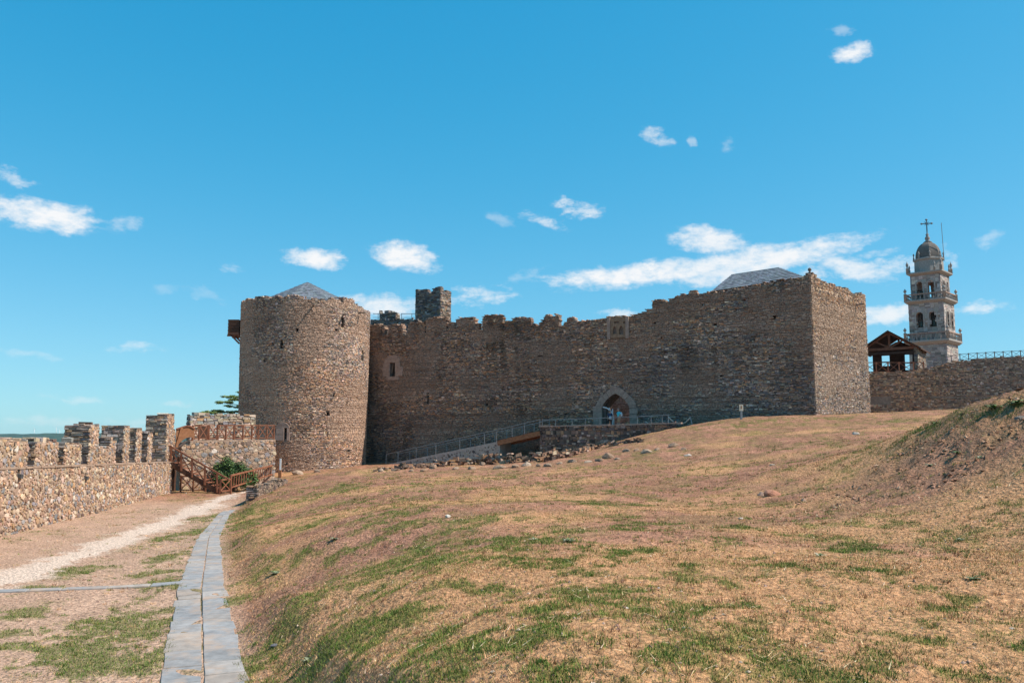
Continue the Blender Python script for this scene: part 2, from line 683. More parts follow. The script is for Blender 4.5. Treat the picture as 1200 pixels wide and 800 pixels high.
def core(surf, breaks, z0, top, openings=(), d0=-.035, thick=1.0, drop=.12):
    """solid core of a wall, sliced along s; openings: (sa, sb, low(s), high(s))"""
    bs = set(round(b, 4) for b in breaks)
    for (sa, sb, lo, hi) in openings:
        for t in np.linspace(sa, sb, 15):
            bs.add(round(float(t), 4))
    bs = sorted(bs)
    Vs = []
    for a, b in zip(bs[:-1], bs[1:]):
        if b - a < 1e-3:
            continue
        ta = float(top(np.array([a]))[0]) - drop
        tb = float(top(np.array([b]))[0]) - drop
        segs = [((z0, z0), (ta, tb))]
        for (sa, sb, lo, hi) in openings:
            if a >= sa - 1e-3 and b <= sb + 1e-3:
                ns = []
                for (l0, h0) in segs:
                    L = (lo(a), lo(b))
                    H = (hi(a), hi(b))
                    if L[0] >= h0[0] or H[0] <= l0[0]:
                        ns.append((l0, h0))
                        continue
                    ns.append((l0, L))
                    ns.append((H, h0))
                segs = ns
        for (l0, h0) in segs:
            if h0[0] - l0[0] < .01 and h0[1] - l0[1] < .01:
                continue
            S = np.array([a, b, b, a])
            Z = np.array([l0[0], l0[1], h0[1], h0[0]])
            Vs.append(np.concatenate([surf.map(S, Z, np.full(4, d0)), surf.map(S, Z, np.full(4, -thick))]))
    n = len(Vs)
    return np.concatenate(Vs), (np.arange(n)[:, None, None] * 8 + BOXF[None]).reshape(-1, 4)


def rect_hole(sa, sb, za, zb, m=0.0):
    return lambda s, z: (s > sa - m) & (s < sb + m) & (z > za - m) & (z < zb + m)


def steps_prof(w, items, default):
    """stepped profile from (u0,u1,v) pixel blocks over a base polyline"""
    base = w.prof(default)
    bl = []
    for (u0, u1, v) in items:
        s0, z = w.st(u0, v)
        s1, z2 = w.st(u1, v)
        bl.append((min(s0, s1), max(s0, s1), (z + z2) / 2))

    def f(s):
        s = np.asarray(s, float)
        r = np.array(base(s), float)
        for (a, b, z) in bl:
            k = (s >= a) & (s <= b)
            t = np.clip((s - a) / (b - a), 0, 1)
            crown = z - .10 * (np.abs(t - .5) * 2) ** 3
            r = np.where(k, np.maximum(r, crown), r)
        return r
    f.edges = [x for q in bl for x in q[:2]]
    return f


def slit(w, u0, u1, v0, v1, depth, parent, mat, name='slit_window'):
    """recess lining: a dark box open to the front"""
    a, zb = w.st(u0, v0)
    b, za = w.st(u1, v1)
    return a, b, za, zb


# ------------------------------------------------------------------ terrain
ctl = []


def cp(u, v, D):
    p = P(u, v, D)
    ctl.append((p.x, p.y, p.z))


for a in [(600, 800, 6.0), (900, 800, 6.1), (1200, 800, 6.3), (450, 800, 7.4), (350, 800, 9.9), (290, 800, 12.6),
          (600, 700, 10.2), (900, 700, 9.7), (1200, 700, 9.2), (450, 700, 12.3), (350, 700, 15.2), (272, 700, 19.1),
          (600, 620, 18.2), (900, 620, 17), (1200, 620, 13.5), (400, 620, 21.5), (300, 620, 27.2), (262, 620, 32.6),
          (600, 580, 30), (750, 580, 29), (900, 580, 26.5), (1050, 580, 20), (1200, 585, 15.8), (400, 580, 36), (320, 580, 42),
          (600, 555, 46), (450, 555, 50), (370, 556, 54), (800, 555, 37), (960, 558, 28),
          (600, 542, 62), (500, 546, 66), (420, 550, 68), (800, 538, 45), (960, 535, 36),
          (720, 522, 62), (850, 518, 50), (950, 515, 45), (1000, 515, 43),
          (800, 503, 61), (900, 497, 58), (980, 494, 56), (870, 490, 62.5), (930, 487.5, 62), (990, 487, 62),
          (1020, 484.5, 69), (1100, 480, 71),
          (1200, 466, 23), (1120, 483, 26), (1065, 508, 27.5), (1025, 540, 27), (1200, 505, 20), (1200, 560, 16.8), (1120, 520, 22.5),
          (1100, 565, 19.8), (1010, 562, 24.5), (1300, 455, 21), (1300, 560, 14)]:
    cp(*a)
# ground that the camera does not see but the walls stand on
for (x, y, z) in [(0, 0, 1.85), (6, 0, 1.9), (-1.5, -4, 1.6), (12, -6, 2.0), (0, -14, 1.6), (25, 0, 2.4), (30, 15, 3.4), (25, 30, 4.2), (36, 50, 5.2), (45, 66, 5.8),
                  (60, 30, 4.5), (60, 80, 5.5), (30, 80, 5.5), (18, 71.5, 4.9), (10, 75.5, 3.6), (0, 80.5, 2.0), (-12, 86, 1.0), (-16, 79, .6), (-22, 79, .2),
                  (-6, 76, .9), (-12, 76, .7), (2, 72, 1.5), (-30, 80, 0), (-20, 72, .1), (-17, 62, .1)]:
    ctl.append((x, y, z))
# bailey floor left of the slab path
PATH0, PATH1 = Vector((-4.55, 12.7)), Vector((-12.3, 37.5))


_PY = np.array([-20.0, 5.0, 12.7, 20.4, 30.7, 38.9, 60.0])
_PX = np.array([6.6, -1.7, -4.43, -7.24, -10.7, -12.95, -18.0])


def path_x(y):
    return np.interp(y, _PY, _PX)


def path_half(y):
    return np.interp(y, [12.7, 20.4, 30.7, 39.0], [.585, .515, .36, .25])


for y in (-12, -4, 4, 9, 12.7, 16, 20, 24, 28, 32, 36):
    for dx in (-.45, -2.5, -6, -11):
        ctl.append((path_x(y) + dx, y, 0.0))
for (x, y) in [(-16, 42), (-14.6, 42), (-17.5, 50), (-20, 55), (-21.5, 48), (-16, 56), (-20, 64), (-24, 64), (-20, 36), (-26, 40), (-30, 50), (-30, 20)]:
    ctl.append((x, y, 0.0))
ctl = np.array(ctl)


def _tps(r2):
    return np.where(r2 > 1e-12, .5 * r2 * np.log(np.maximum(r2, 1e-12)), 0)


_n = len(ctl)
_K = _tps(((ctl[:, None, :2] - ctl[None, :, :2]) ** 2).sum(-1)) + np.eye(_n) * 0.6
_Pm = np.concatenate([np.ones((_n, 1)), ctl[:, :2]], 1)
_M = np.block([[_K, _Pm], [_Pm.T, np.zeros((3, 3))]])
_w = np.linalg.solve(_M, np.concatenate([ctl[:, 2], np.zeros(3)]))


def zt_smooth(x, y):
    x = np.atleast_1d(np.asarray(x, float))
    y = np.atleast_1d(np.asarray(y, float))
    out = np.zeros(x.shape)
    fx, fy, fo = x.ravel(), y.ravel(), out.ravel()
    for i in range(0, len(fx), 40000):
        X = fx[i:i + 40000]
        Y = fy[i:i + 40000]
        r2 = (X[:, None] - ctl[None, :, 0]) ** 2 + (Y[:, None] - ctl[None, :, 1]) ** 2
        fo[i:i + 40000] = _tps(r2) @ _w[:_n] + _w[_n] + _w[_n + 1] * X + _w[_n + 2] * Y
    R = np.hypot(fx, fy)
    fo = np.clip(fo, -1.5, 7.5)
    far = sstep(R, 105, 200)
    fo = fo * (1 - far) + (-14.0) * far
    left = sstep(-fx, 27, 50) * (fy > -60)                 # the hill falls away outside the rampart
    fo = fo * (1 - left) + np.minimum(fo, -10) * left
    return fo.reshape(x.shape)


def floor_mask(x, y, w=.5):
    """1 on the flat bailey floor, 0 on the grassy bank"""
    return sstep(path_x(y) + path_half(y) + .06 - x, -w, .22) * sstep(47 - y - .25 * (x + 15), -6, 4)


def mound_mask(x, y):
    return np.exp(-(((x - 14.0) / 5.4) ** 2 + ((y - 21.8) / 5.2) ** 2))


def zt(x, y):
    x = np.atleast_1d(np.asarray(x, float))
    y = np.atleast_1d(np.asarray(y, float))
    z = zt_smooth(x, y)
    fl = floor_mask(x, y, 1.1)
    z = z * (1 - fl) + np.clip(z, -.04, .04) * fl
    near = 1 - sstep(np.hypot(x, y), 120, 160)
    n1 = fbm(x * .55, y * .55, 3, 3) - .5
    n2 = fbm(x * 2.3, y * 2.3, 3, 8) - .5
    amp = (.05 + .95 * (1 - fl))
    z = z + near * amp * (n1 * .16 + n2 * .07)
    mm = mound_mask(x, y)
    z = z + mm * ((fbm(x * 1.3, y * 1.3, 4, 21) - .5) * .40 + (fbm(x * 4.5, y * 4.5, 3, 23, .7) - .5) * .26 - .10)
    return z


def z_at(x, y):
    return float(zt(np.array([x]), np.array([y]))[0])


def ground_hit(u, v, dmin=3.0, dmax=110.0):
    d = ray(u, v)
    D = np.geomspace(dmin, dmax, 420)
    k = D / d[1]
    g = E + d[2] * k - zt(d[0] * k, D)
    i = np.nonzero(g < 0)[0]
    if len(i) == 0:
        return None
    i = i[0]
    if i > 0:
        t = g[i - 1] / (g[i - 1] - g[i])
        Dh = D[i - 1] + t * (D[i] - D[i - 1])
    else:
        Dh = D[0]
    k = Dh / d[1]
    return Vector((d[0] * k, Dh, z_at(d[0] * k, Dh)))


# green patches seen in the photograph: (u, v, half width px, half height px)
GREEN = [(500, 640, 60, 16), (450, 668, 40, 14), (575, 768, 70, 22), (490, 778, 50, 16), (530, 745, 40, 10), (400, 690, 40, 9), (330, 735, 40, 12), (640, 634, 60, 8),
         (610, 655, 40, 8), (905, 661, 26, 7), (860, 617, 30, 5), (1185, 757, 30, 14), (965, 780, 50, 16), (1080, 690, 26, 8), (1090, 775, 40, 16), (720, 690, 60, 14),
         (820, 676, 40, 7), (700, 740, 40, 14), (830, 494, 22, 4), (870, 499, 22, 4), (905, 493, 24, 3), (985, 490, 30, 3), (1120, 486, 40, 7), (1060, 492, 30, 3), (1170, 474, 40, 8),
         (1090, 500, 14, 5), (1110, 598, 18, 5), (330, 590, 50, 8), (300, 610, 30, 10), (290, 598, 22, 8), (390, 575, 40, 6), (360, 640, 30, 10), (280, 700, 30, 10), (310, 660, 30, 8),
         (150, 735, 60, 26), (120, 765, 80, 20), (190, 690, 26, 10), (40, 738, 40, 7), (20, 715, 26, 4), (20, 765, 30, 10), (195, 655, 22, 10), (215, 625, 18, 8), (80, 668, 30, 4), (60, 690, 40, 3),
         (245, 606, 16, 6), (170, 675, 30, 4), (60, 775, 40, 12), (1000, 640, 40, 6), (760, 615, 40, 5), (560, 610, 40, 6), (470, 600, 40, 5), (700, 590, 50, 4), (1180, 595, 30, 6), (985, 615, 30, 4),
         (420, 640, 60, 14), (360, 700, 50, 14), (440, 740, 60, 16), (520, 660, 60, 14), (310, 770, 40, 14), (600, 760, 60, 14), (470, 620, 50, 8), (560, 640, 50, 9), (660, 720, 60, 12), (380, 610, 40, 7), (195, 720, 20, 30), (185, 760, 24, 24), (60, 790, 60, 10), (820, 780, 40, 14), (650, 780, 50, 16), (760, 650, 50, 7), (545, 690, 60, 10), (590, 720, 60, 9)]
TRACK = [(-160, 730), (-40, 695), (50, 664), (120, 640), (175, 618), (220, 602), (250, 590), (272, 580), (290, 574)]
_gp = []
for (u, v, hw, hh) in GREEN:
    c = ground_hit(u, v)
    if c is None:
        continue
    a = ground_hit(u, v + hh) or c
    b = ground_hit(u, v - hh) or c
    _gp.append((c.x, c.y, max(.25, hw * c.y / F), max(.3, abs(b.y - a.y) / 2)))
_tk = [Pz(u, v, 0.02) for (u, v) in TRACK]


def seg_dist(x, y, pts):
    best = np.full(np.shape(x), 1e9)
    for a, b in zip(pts[:-1], pts[1:]):
        ax, ay, bx, by = a[0], a[1], b[0], b[1]
        t = np.clip(((x - ax) * (bx - ax) + (y - ay) * (by - ay)) / ((bx - ax) ** 2 + (by - ay) ** 2), 0, 1)
        best = np.minimum(best, np.hypot(x - ax - t * (bx - ax), y - ay - t * (by - ay)))
    return best


def cover(x, y):
    """green, straw, track, floor weights of the ground cover"""
    fl = floor_mask(x, y)
    g = np.zeros(np.shape(x))
    wx = x + (fbm(x * .8, y * .8, 3, 41) - .5) * 1.6
    wy = y + (fbm(x * .8, y * .8, 3, 43) - .5) * 2.6
    for (cx, cy, rx, ry) in _gp:
        q = ((wx - cx) / rx) ** 2 + ((wy - cy) / ry) ** 2
        g = np.maximum(g, np.exp(-q * .9))
    R = np.hypot(x, y)
    sc = 1.0
    n = fbm(x * 1.1, y * .8, 4, 51)
    nf = fbm(x * 4.2, y * 3.4, 4, 61, .7)
    green = sstep(g * (.72 + .30 * fl) + (n - .5) * .8 + (nf - .5) * 2.0, .22, .72)
    near_ = 1 - sstep(R, 9, 30)
    green = np.maximum(green, sstep(n * .50 + nf * .55 + .02 * near_ + .025 * sstep(R, 18, 35), .55, .70) * .7 * (1 - .6 * fl))
    mm = mound_mask(x, y)
    green = green * (1 - .75 * sstep(mm, .25, .6) * sstep(25.0 - y + .1 * x, -1.5, 1.5))
    straw = sstep(fbm(x * .35, y * .30, 3, 71) + .35 * (1 - sstep(R, 8, 20)) - .10 * sstep(R, 25, 50), .42, .66)
    td = seg_dist(x, y, [(p.x, p.y) for p in _tk])
    tw = .66 + .9 * (fbm(x * .45, y * .45, 3, 81) - .5) * 2 + (nf - .5) * 1.5
    tw = np.maximum(tw, .2)
    track = (1 - sstep(td, tw * .55, tw * 1.25))
    green = green * (1 - track)
    return green, straw, track, fl


C_SOIL = np.array([0.253, 0.123, 0.075])
C_SOIL2 = np.array([0.402, 0.208, 0.132])
C_STRAW = np.array([0.487, 0.271, 0.132])
C_GREEN = np.array([.105, .122, .026])
C_FLOOR = np.array([.42, .275, .192])
C_TRACK = np.array([.58, .455, .36])
C_MOUND = np.array([.25, .138, .082])


def ground_color(x, y):
    green, straw, track, fl = cover(x, y)
    n = fbm(x * 1.7, y * 1.7, 4, 91)[:, None]
    nn = fbm(x * 7, y * 7, 2, 93)[:, None]
    c = C_SOIL * (1 - n) + C_SOIL2 * n
    c = c * (.58 + .80 * nn) * (.72 + .56 * fbm(x * .55, y * .45, 4, 97, .65))[:, None]
    ol = sstep(fbm(x * .8 + 40, y * .6, 4, 98, .6), .46, .66)[:, None] * .30
    c = c * (1 - ol) + np.array([.205, .160, .060]) * (.7 + .6 * nn) * ol
    c = c * (1 - straw[:, None] * .75) + C_STRAW * straw[:, None] * .75
    mm = (sstep(mound_mask(x, y), .18, .5) * sstep(25.5 - y + .1 * x, -1, 1.5))[:, None]
    c = c * (1 - mm * .5) + C_MOUND * (.7 + .6 * nn) * mm * .5
    f = fl[:, None]
    c = c * (1 - f) + (C_FLOOR * (.8 + .4 * n) * (.85 + .3 * nn)) * f
    t = track[:, None]
    c = c * (1 - t) + C_TRACK * (.88 + .24 * nn) * t
    g = green[:, None] * (.62)
    c = c * (1 - g) + C_GREEN * (.75 + .6 * nn) * g
    R = np.hypot(x, y)[:, None]
    far = sstep(R, 130, 400)
    c = c * (1 - far) + np.array([.05, .075, .03]) * far
    return c


th_f = np.radians(np.arange(-41, 41.01, .13))
th_c = np.radians(np.arange(43, 317.1, 4.0))
ang = np.concatenate([th_f, th_c])            # measured clockwise from +Y
rad = np.concatenate([[.5, 1.2, 2.0], np.geomspace(2.8, 115, 430), np.geomspace(122, 2900, 30)])
AA, RR = np.meshgrid(ang, rad)
GX = (RR * np.sin(AA)).ravel()
GY = (RR * np.cos(AA)).ravel()
GZ = zt(GX, GY)
na, nr = len(ang), len(rad)
ii = np.arange(nr - 1)[:, None] * na
jj = np.arange(na)[None, :]
j2 = (jj + 1) % na
Q = np.stack([ii + jj, ii + na + jj, ii + na + j2, ii + j2], -1).reshape(-1, 4)
gcol = ground_color(GX, GY)
ground = mesh_np('ground', np.stack([GX, GY, GZ], 1), Q[:, ::-1], M_GROUND, None, gcol, smooth=True)
tag(ground, 'dry grassy castle hill with worn turf and a dirt track', 'ground', kind='structure')


# ------------------------------------------------------------------ slab path
def slab_mesh(name, pts, zs, thick, col, parent, rng):
    """one paving slab: irregular quad lying on the ground, edges chamfered"""
    c = sum((Vector(p) for p in pts), Vector((0, 0))) / 4
    m = MB()
    top = [(p[0] + (c.x - p[0]) * .03, p[1] + (c.y - p[1]) * .03, z) for p, z in zip(pts, zs)]
    mid = [(p[0], p[1], z - .012) for p, z in zip(pts, zs)]
    bot = [(p[0], p[1], z - thick) for p, z in zip(pts, zs)]
    m.add(top + mid + bot, [[0, 1, 2, 3]] + [[i, 4 + i, 4 + (i + 1) % 4, (i + 1) % 4] for i in range(4)] + [[4 + i, 8 + i, 8 + (i + 1) % 4, 4 + (i + 1) % 4] for i in range(4)], col)
    return m.build(name, M_PAVE, parent)


rng = random.Random(11)
path = thing('path', 'narrow path of two rows of grey slate slabs along the bank', 'path')
path['kind'] = 'structure'
# centre line, from behind the camera to where the bank hides it
cl = [Vector((float(path_x(y)), y)) for y in (7.5, 10, 12.7, 15, 17.5, 20.4, 23, 26, 28.5, 30.7, 33, 36, 38.9)] + [Vector((-13.5, 41.5))]
cum = [0]
for a, b in zip(cl[:-1], cl[1:]):
    cum.append(cum[-1] + (b - a).length)


def cl_at(t):
    for i in range(len(cl) - 1):
        if t <= cum[i + 1] or i == len(cl) - 2:
            k = (t - cum[i]) / (cum[i + 1] - cum[i])
            d = (cl[i + 1] - cl[i]).normalized()
            return cl[i] + (cl[i + 1] - cl[i]) * k, Vector((d.y, -d.x))


def slab_col(rng):
    b = rng.choice([(.255, .255, .25), (.29, .28, .268), (.24, .243, .243), (.305, .282, .258), (.27, .264, .256), (.315, .275, .238)])
    k = rng.uniform(.88, 1.12)
    return tuple(c * k for c in b)


for side in (-1, 1):
    t = 0.0
    while t < cum[-1] - .6:
        ln = rng.uniform(.42, .85)
        i0, i1 = (.016, .56)
        out = rng.uniform(-.025, .025)
        q = []
        for (tt, off) in ((t + .008, i0), (t + ln - .008, i0), (t + ln - .008, i1 + out), (t + .008, i1 + out + rng.uniform(-.03, .03))):
            c, nrm = cl_at(tt)
            q.append(c + nrm * side * (off * float(path_half(c.y)) / .56 + rng.uniform(-.01, .01)))
        if side < 0:
            q = q[::-1]
        tilt = rng.uniform(-.006, .006)
        zs = [z_at(p.x, p.y) for p in q]
        zm = sum(zs) / 4
        zs = [zm * .5 + z * .5 + .018 + tilt * (1 if i in (0, 3) else -1) for i, z in enumerate(zs)]
        # slabs keep clear of the rising bank
        zs = [min(z, .10) if p.y < 38 else z + .03 for z, p in zip(zs, q)]
        slab_mesh('slab', q, zs, .08, slab_col(rng), path, rng)
        t += ln
# thin drain line of slabs crossing the floor towards the rampart
cross = thing('path', 'thin line of narrow slabs crossing the bailey floor to the rampart', 'path')
cross['kind'] = 'structure'
a0 = Pz(214, 683, .04)
a1 = Pz(-60, 693, .04)
dv = (a1 - a0)
ndv = Vector((-dv.y, dv.x, 0)).normalized()
t = 0
while t < dv.length:
    ln = rng.uniform(.55, 1.1)
    p0 = a0 + dv.normalized() * (t + .012)
    p1 = a0 + dv.normalized() * (t + ln - .012)
    w0 = rng.uniform(.15, .19)
    q = [p0 - ndv * w0, p1 - ndv * w0, p1 + ndv * w0, p0 + ndv * w0]
    zs = [z_at(p.x, p.y) + .03 for p in q]
    slab_mesh('slab', [Vector((p.x, p.y)) for p in q][::-1], zs[::-1], .07, slab_col(rng), cross, rng)
    t += ln


# ------------------------------------------------------------------ castle: long shaded wall and square tower
WA = (-15.15, 90.0)
WB = (24.5, 69.0)
W = Wall(WA, WB)


def const(v):
    return lambda s: v


main_prof = steps_prof(
    W,
    [(428, 446.5, 380), (447.5, 450.5, 381), (455, 472, 379), (478, 497.5, 377), (499, 523, 372.5), (525, 533, 378.5), (534, 556, 372), (556.5, 561, 378),
     (565, 589, 369), (591, 600, 375), (600, 622, 370.8), (623, 629, 378.5), (632, 639, 375), (637, 655, 368.5), (660, 665, 376), (664, 674, 370.2),
     (764, 780.5, 350.5), (783, 790, 349), (790, 806, 344), (806, 816, 340.2), (816, 820, 344), (824, 834, 342), (943, 958, 320)],
    [(300, 394), (430, 392.5), (470, 391), (520, 389), (563, 386.5), (600, 384), (640, 381), (660, 380), (676, 374.5), (700, 374), (715, 371.5), (736, 371.5), (750, 366.5), (760, 361),
     (790, 352), (800, 349), (822, 345), (834, 342), (850, 339.5), (900, 331.5), (943, 325), (960, 322)])
SPLIT = W.st(846, 400)[0]
S_END = W.L
# gateway
g0, _z = W.st(705.5, 490)
g1, _z = W.st(737.8, 490)
gz0 = W.st(721, 499)[1]
gsp = W.st(721, 478)[1]
gtop = W.st(721, 461.5)[1]
gc, ga = (g0 + g1) / 2, (g1 - g0) / 2
GEX = 1.42


def arch_hi(s):
    t = min(1.0, abs((s - gc) / ga))
    return gsp + (gtop - gsp) * (1 - t ** GEX) ** (1 / GEX)


def in_gate(m):
    def f(s, z):
        t = np.clip(np.abs((s - gc) / (ga + m)), 0, 1)
        hi = gsp + (gtop + m - gsp) * (1 - t ** GEX) ** (1 / GEX)
        return (np.abs(s - gc) < ga + m) & (z < hi)
    return f


def pxrect(w, u0, u1, v0, v1):
    a, zb = w.st(u0, v0)
    b, za = w.st(u1, v1)
    _, za2 = w.st(u0, v1)
    return min(a, b), max(a, b), za2, zb


win_rects = [pxrect(W, 457, 463, 425, 441), pxrect(W, 500.3, 502, 460, 473)]
small_holes = [pxrect(W, u - w / 2, u + w / 2, v - hh / 2, v + hh / 2) for (u, v, w, hh) in
               [(633, 418, 6, 2.4), (608, 358, 3, 3), (907, 372, 5, 5), (872, 351, 4, 2.5), (823, 357, 3, 2), (663, 485.5, 3.4, 4), (768, 378.5, 4, 2), (570, 474, 3, 3), (862, 362, 3, 3),
                (838, 380, 4, 2.4), (775, 396, 4, 2), (902, 420, 4, 2), (846, 440, 5, 2.5), (806, 410, 4, 2.2)]]
holes = [in_gate(.72), rect_hole(*win_rects[0], .35), rect_hole(*win_rects[1], .02), rect_hole(*pxrect(W, 714, 736, 373, 396), .0)] + [rect_hole(*r) for r in small_holes]


def stain_main(s, z):
    n = fbm(s * .16, z * .22, 4, 5)
    m = fbm(s * .7, z * .25, 3, 15)
    pt_ = _hash(np.floor(s / 3.1 + 1.3 * np.sin(z * .9)), np.floor(z / 2.3 + .8 * np.sin(s * .7)), 12)
    k = (.70 + .60 * n + .30 * (m - .5)) * (.88 + .26 * pt_)
    warm = sstep(fbm(s * .12 + 7, z * .2, 3, 25), .42, .68) * .5 + sstep(z, 9.5, 14.5) * .35
    right = sstep(s, 26, 34)                       # greyer, bluer slate towards the square tower
    tintc = np.array([1.30, 1.25, 1.18]) * np.stack([1.36 + .16 * warm - .22 * right, 1.12 + .02 * warm - .04 * right, 1 - .14 * warm + .06 * right], 1)
    st_ = sstep(fbm(s * 1.3 + 5, z * .10, 3, 210, .6), .56, .70) * sstep(fbm(s * .2, z * .3, 2, 211), .35, .6)
    return (k * (1 - .42 * st_) * (1.04 + .18 * right))[:, None] * tintc


zmain = -1.0
R = mason(W, -7.5, S_END - .03, zmain, main_prof, holes, h=(.05, .125), l=(.09, .42), pal=SLATE_GREY, seed=4, depth=.13, bump=.06, gap=.008, through=.62, through_below=1.3, ragged=.10, stain=stain_main, wav=.06, smear=lambda s, z: .7 * sstep(fbm(s * .28 + 31, z * .45, 4, 205, .6), .50, .64))
curtain_wall = thing('curtain_wall', 'long shaded slate curtain wall with ruined battlements and a pointed gateway', 'wall', (float(WA[0]), float(WA[1]), 0))
mk = R['s'] < SPLIT
V, Fc, C = sub_stones(R, mk)
mesh_np('masonry', V, Fc, M_STONE, curtain_wall, C, kind='stuff')
openings = [(g0, g1, const(gz0 - 1.5), arch_hi)] + [(r[0], r[1], const(r[2]), const(r[3])) for r in win_rects + small_holes if r[0] < SPLIT]
gr = pxrect(W, 715, 735, 374, 396)
brk = [x for x in np.arange(-7.5, SPLIT, .3)] + [SPLIT] + [x for x in main_prof.edges if x < SPLIT] + [x + .01 for x in main_prof.edges if x < SPLIT] + [x - .01 for x in main_prof.edges if x < SPLIT]
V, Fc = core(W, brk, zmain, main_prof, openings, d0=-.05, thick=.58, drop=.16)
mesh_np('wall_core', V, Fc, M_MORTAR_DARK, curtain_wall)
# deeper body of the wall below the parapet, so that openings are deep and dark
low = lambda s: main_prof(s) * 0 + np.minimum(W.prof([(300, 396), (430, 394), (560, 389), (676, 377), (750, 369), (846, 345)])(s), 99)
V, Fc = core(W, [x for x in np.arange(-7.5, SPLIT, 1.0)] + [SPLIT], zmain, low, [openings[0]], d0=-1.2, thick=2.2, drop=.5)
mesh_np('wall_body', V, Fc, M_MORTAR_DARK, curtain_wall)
# inner wall glimpsed through the gateway
Wi = W.off(-9.0)
R2 = mason(Wi, g0 - 8, g1 + 8, zmain, lambda s: np.full(np.shape(s), gtop + 2.0), pal=[((.38, .31, .26), .4), ((.30, .245, .205), .35), ((.46, .385, .33), .25)], seed=14, bump=.04)
mesh_np('inner_court_masonry', R2['V'], R2['F'], M_STONE, curtain_wall, R2['C'], kind='stuff')
V, Fc = core(Wi, np.arange(g0 - 8, g1 + 8.1, 1.0), zmain, lambda s: np.full(np.shape(s), gtop + 2.0), thick=.4)
mesh_np('inner_court_wall', V, Fc, M_MORTAR_DARK, curtain_wall)
# dressed voussoirs and jambs of the gateway
rr = random.Random(3)


def arch_pt(t, k):
    """t 0..1 from left spring over the crown to the right spring; k = outward offset"""
    a = math.pi * (1 - t)
    ca, sa = math.cos(a), math.sin(a)
    x = math.copysign(abs(ca) ** (2 / GEX), ca)
    y = abs(sa) ** (2 / GEX)
    return gc + x * (ga + k), gsp + y * (gtop - gsp + k)


def ash_block(quad, w, d0, d1, name, mat, parent, shrink=.02):
    c = sum((Vector(q) for q in quad), Vector((0, 0))) / len(quad)
    fr = [w.pt(q[0] + (c.x - q[0]) * .05, q[1] + (c.y - q[1]) * .05, d1) for q in quad]
    md = [w.pt(q[0] + (c.x - q[0]) * shrink, q[1] + (c.y - q[1]) * shrink, d1 - .025) for q in quad]
    bk = [w.pt(q[0] + (c.x - q[0]) * shrink, q[1] + (c.y - q[1]) * shrink, d0) for q in quad]
    n = len(quad)
    m = MB()
    m.add(fr + md + bk, [list(range(n))] + [[i, n + i, n + (i + 1) % n, (i + 1) % n] for i in range(n)] + [[n + i, 2 * n + i, 2 * n + (i + 1) % n, n + (i + 1) % n] for i in range(n)])
    return m.build(name, mat, parent)


surround = bpy.data.objects.new('gate_arch', None)
link(surround)
surround.parent = curtain_wall


def under(o, p, top):
    o.parent = p
    o.matrix_parent_inverse = Matrix.Translation(-top.location)
    return o


NV = 13
ts = [i / NV for i in range(NV + 1)]
for i in range(NV):
    th = .70 + rr.uniform(-.08, .10)
    q = [arch_pt(ts[i], 0), arch_pt(ts[i], th), arch_pt(ts[i + 1], th), arch_pt(ts[i + 1], 0)]
    under(ash_block(q, W, -.55, .05 + rr.uniform(0, .03), 'voussoir', M_ASHLAR, None), surround, curtain_wall)
for sg in (-1, 1):
    z = gz0 - .4
    while z < gsp - .05:
        hh = min(rr.uniform(.42, .6), gsp - z)
        x0 = gc + sg * ga
        x1 = gc + sg * (ga + rr.uniform(.55, .95))
        q = [(x0, z), (x1, z), (x1, z + hh), (x0, z + hh)]
        if sg < 0:
            q = [q[1], q[0], q[3], q[2]]
        under(ash_block(q, W, -.55, .05 + rr.uniform(0, .03), 'jamb_stone', M_ASHLAR, None), surround, curtain_wall)
        z += hh
# window with dressed surround
wframe = bpy.data.objects.new('window_surround', None)
link(wframe)
wframe.parent = curtain_wall
a, b, za, zb = win_rects[0]
hh = (zb - za) / 3
for k in range(3):
    for (x0, x1) in ((a - rr.uniform(.55, 1.0), a), (b, b + rr.uniform(.55, 1.0))):
        under(ash_block([(x0, za + k * hh), (x1, za + k * hh), (x1, za + (k + 1) * hh), (x0, za + (k + 1) * hh)], W, -.4, .07, 'dressed_block', M_ASHLAR, None), wframe, curtain_wall)
for (x0, x1, z0_, z1_) in ((a - .7, b + .6, zb, zb + .42), (a - .45, b + .5, za - .38, za), (a - .4, b + .35, zb + .42, zb + .75)):
    under(ash_block([(x0, z0_), (x1, z0_), (x1, z1_), (x0, z1_)], W, -.4, .07, 'dressed_block', M_ASHLAR, None), wframe, curtain_wall)
for (u0, u1, v0, v1) in [(497.5, 504, 457, 460), (496, 500.2, 460, 463)]:
    a, b, za, zb = pxrect(W, u0, u1, v0, v1)
    under(ash_block([(a, za), (b, za), (b, zb), (a, zb)], W, -.3, .09, 'dressed_block', M_ASHLAR, None), wframe, curtain_wall)
# small latrine turret with two niches near the top of the wall
a, b, za, zb = pxrect(W, 713.5, 736.5, 372.5, 396.5)
latr = bpy.data.objects.new('latrine_bay', None)
link(latr)
latr.parent = curtain_wall
ops = []
for (u0, u1, v0, v1) in [(718.5, 723, 383, 391.5), (726, 731, 382, 392)]:
    x0, x1, y0, y1 = pxrect(W, u0, u1, v0, v1)
    xm, xh = (x0 + x1) / 2, (x1 - x0) / 2
    ops.append((x0, x1, const(y0), (lambda s, xm=xm, xh=xh, y1=y1: y1 - .35 * ((s - xm) / xh) ** 2)))
for (u0, u1, v0, v1) in [(720, 726, 377, 379), (731, 734, 377, 379)]:
    x0, x1, y0, y1 = pxrect(W, u0, u1, v0, v1)
    ops.append((x0, x1, const(y0), const(y1)))
V, Fc = core(W, [a, b, (a + b) / 2], za, lambda s: np.full(np.shape(s), zb), ops, d0=.12, thick=.5, drop=0)
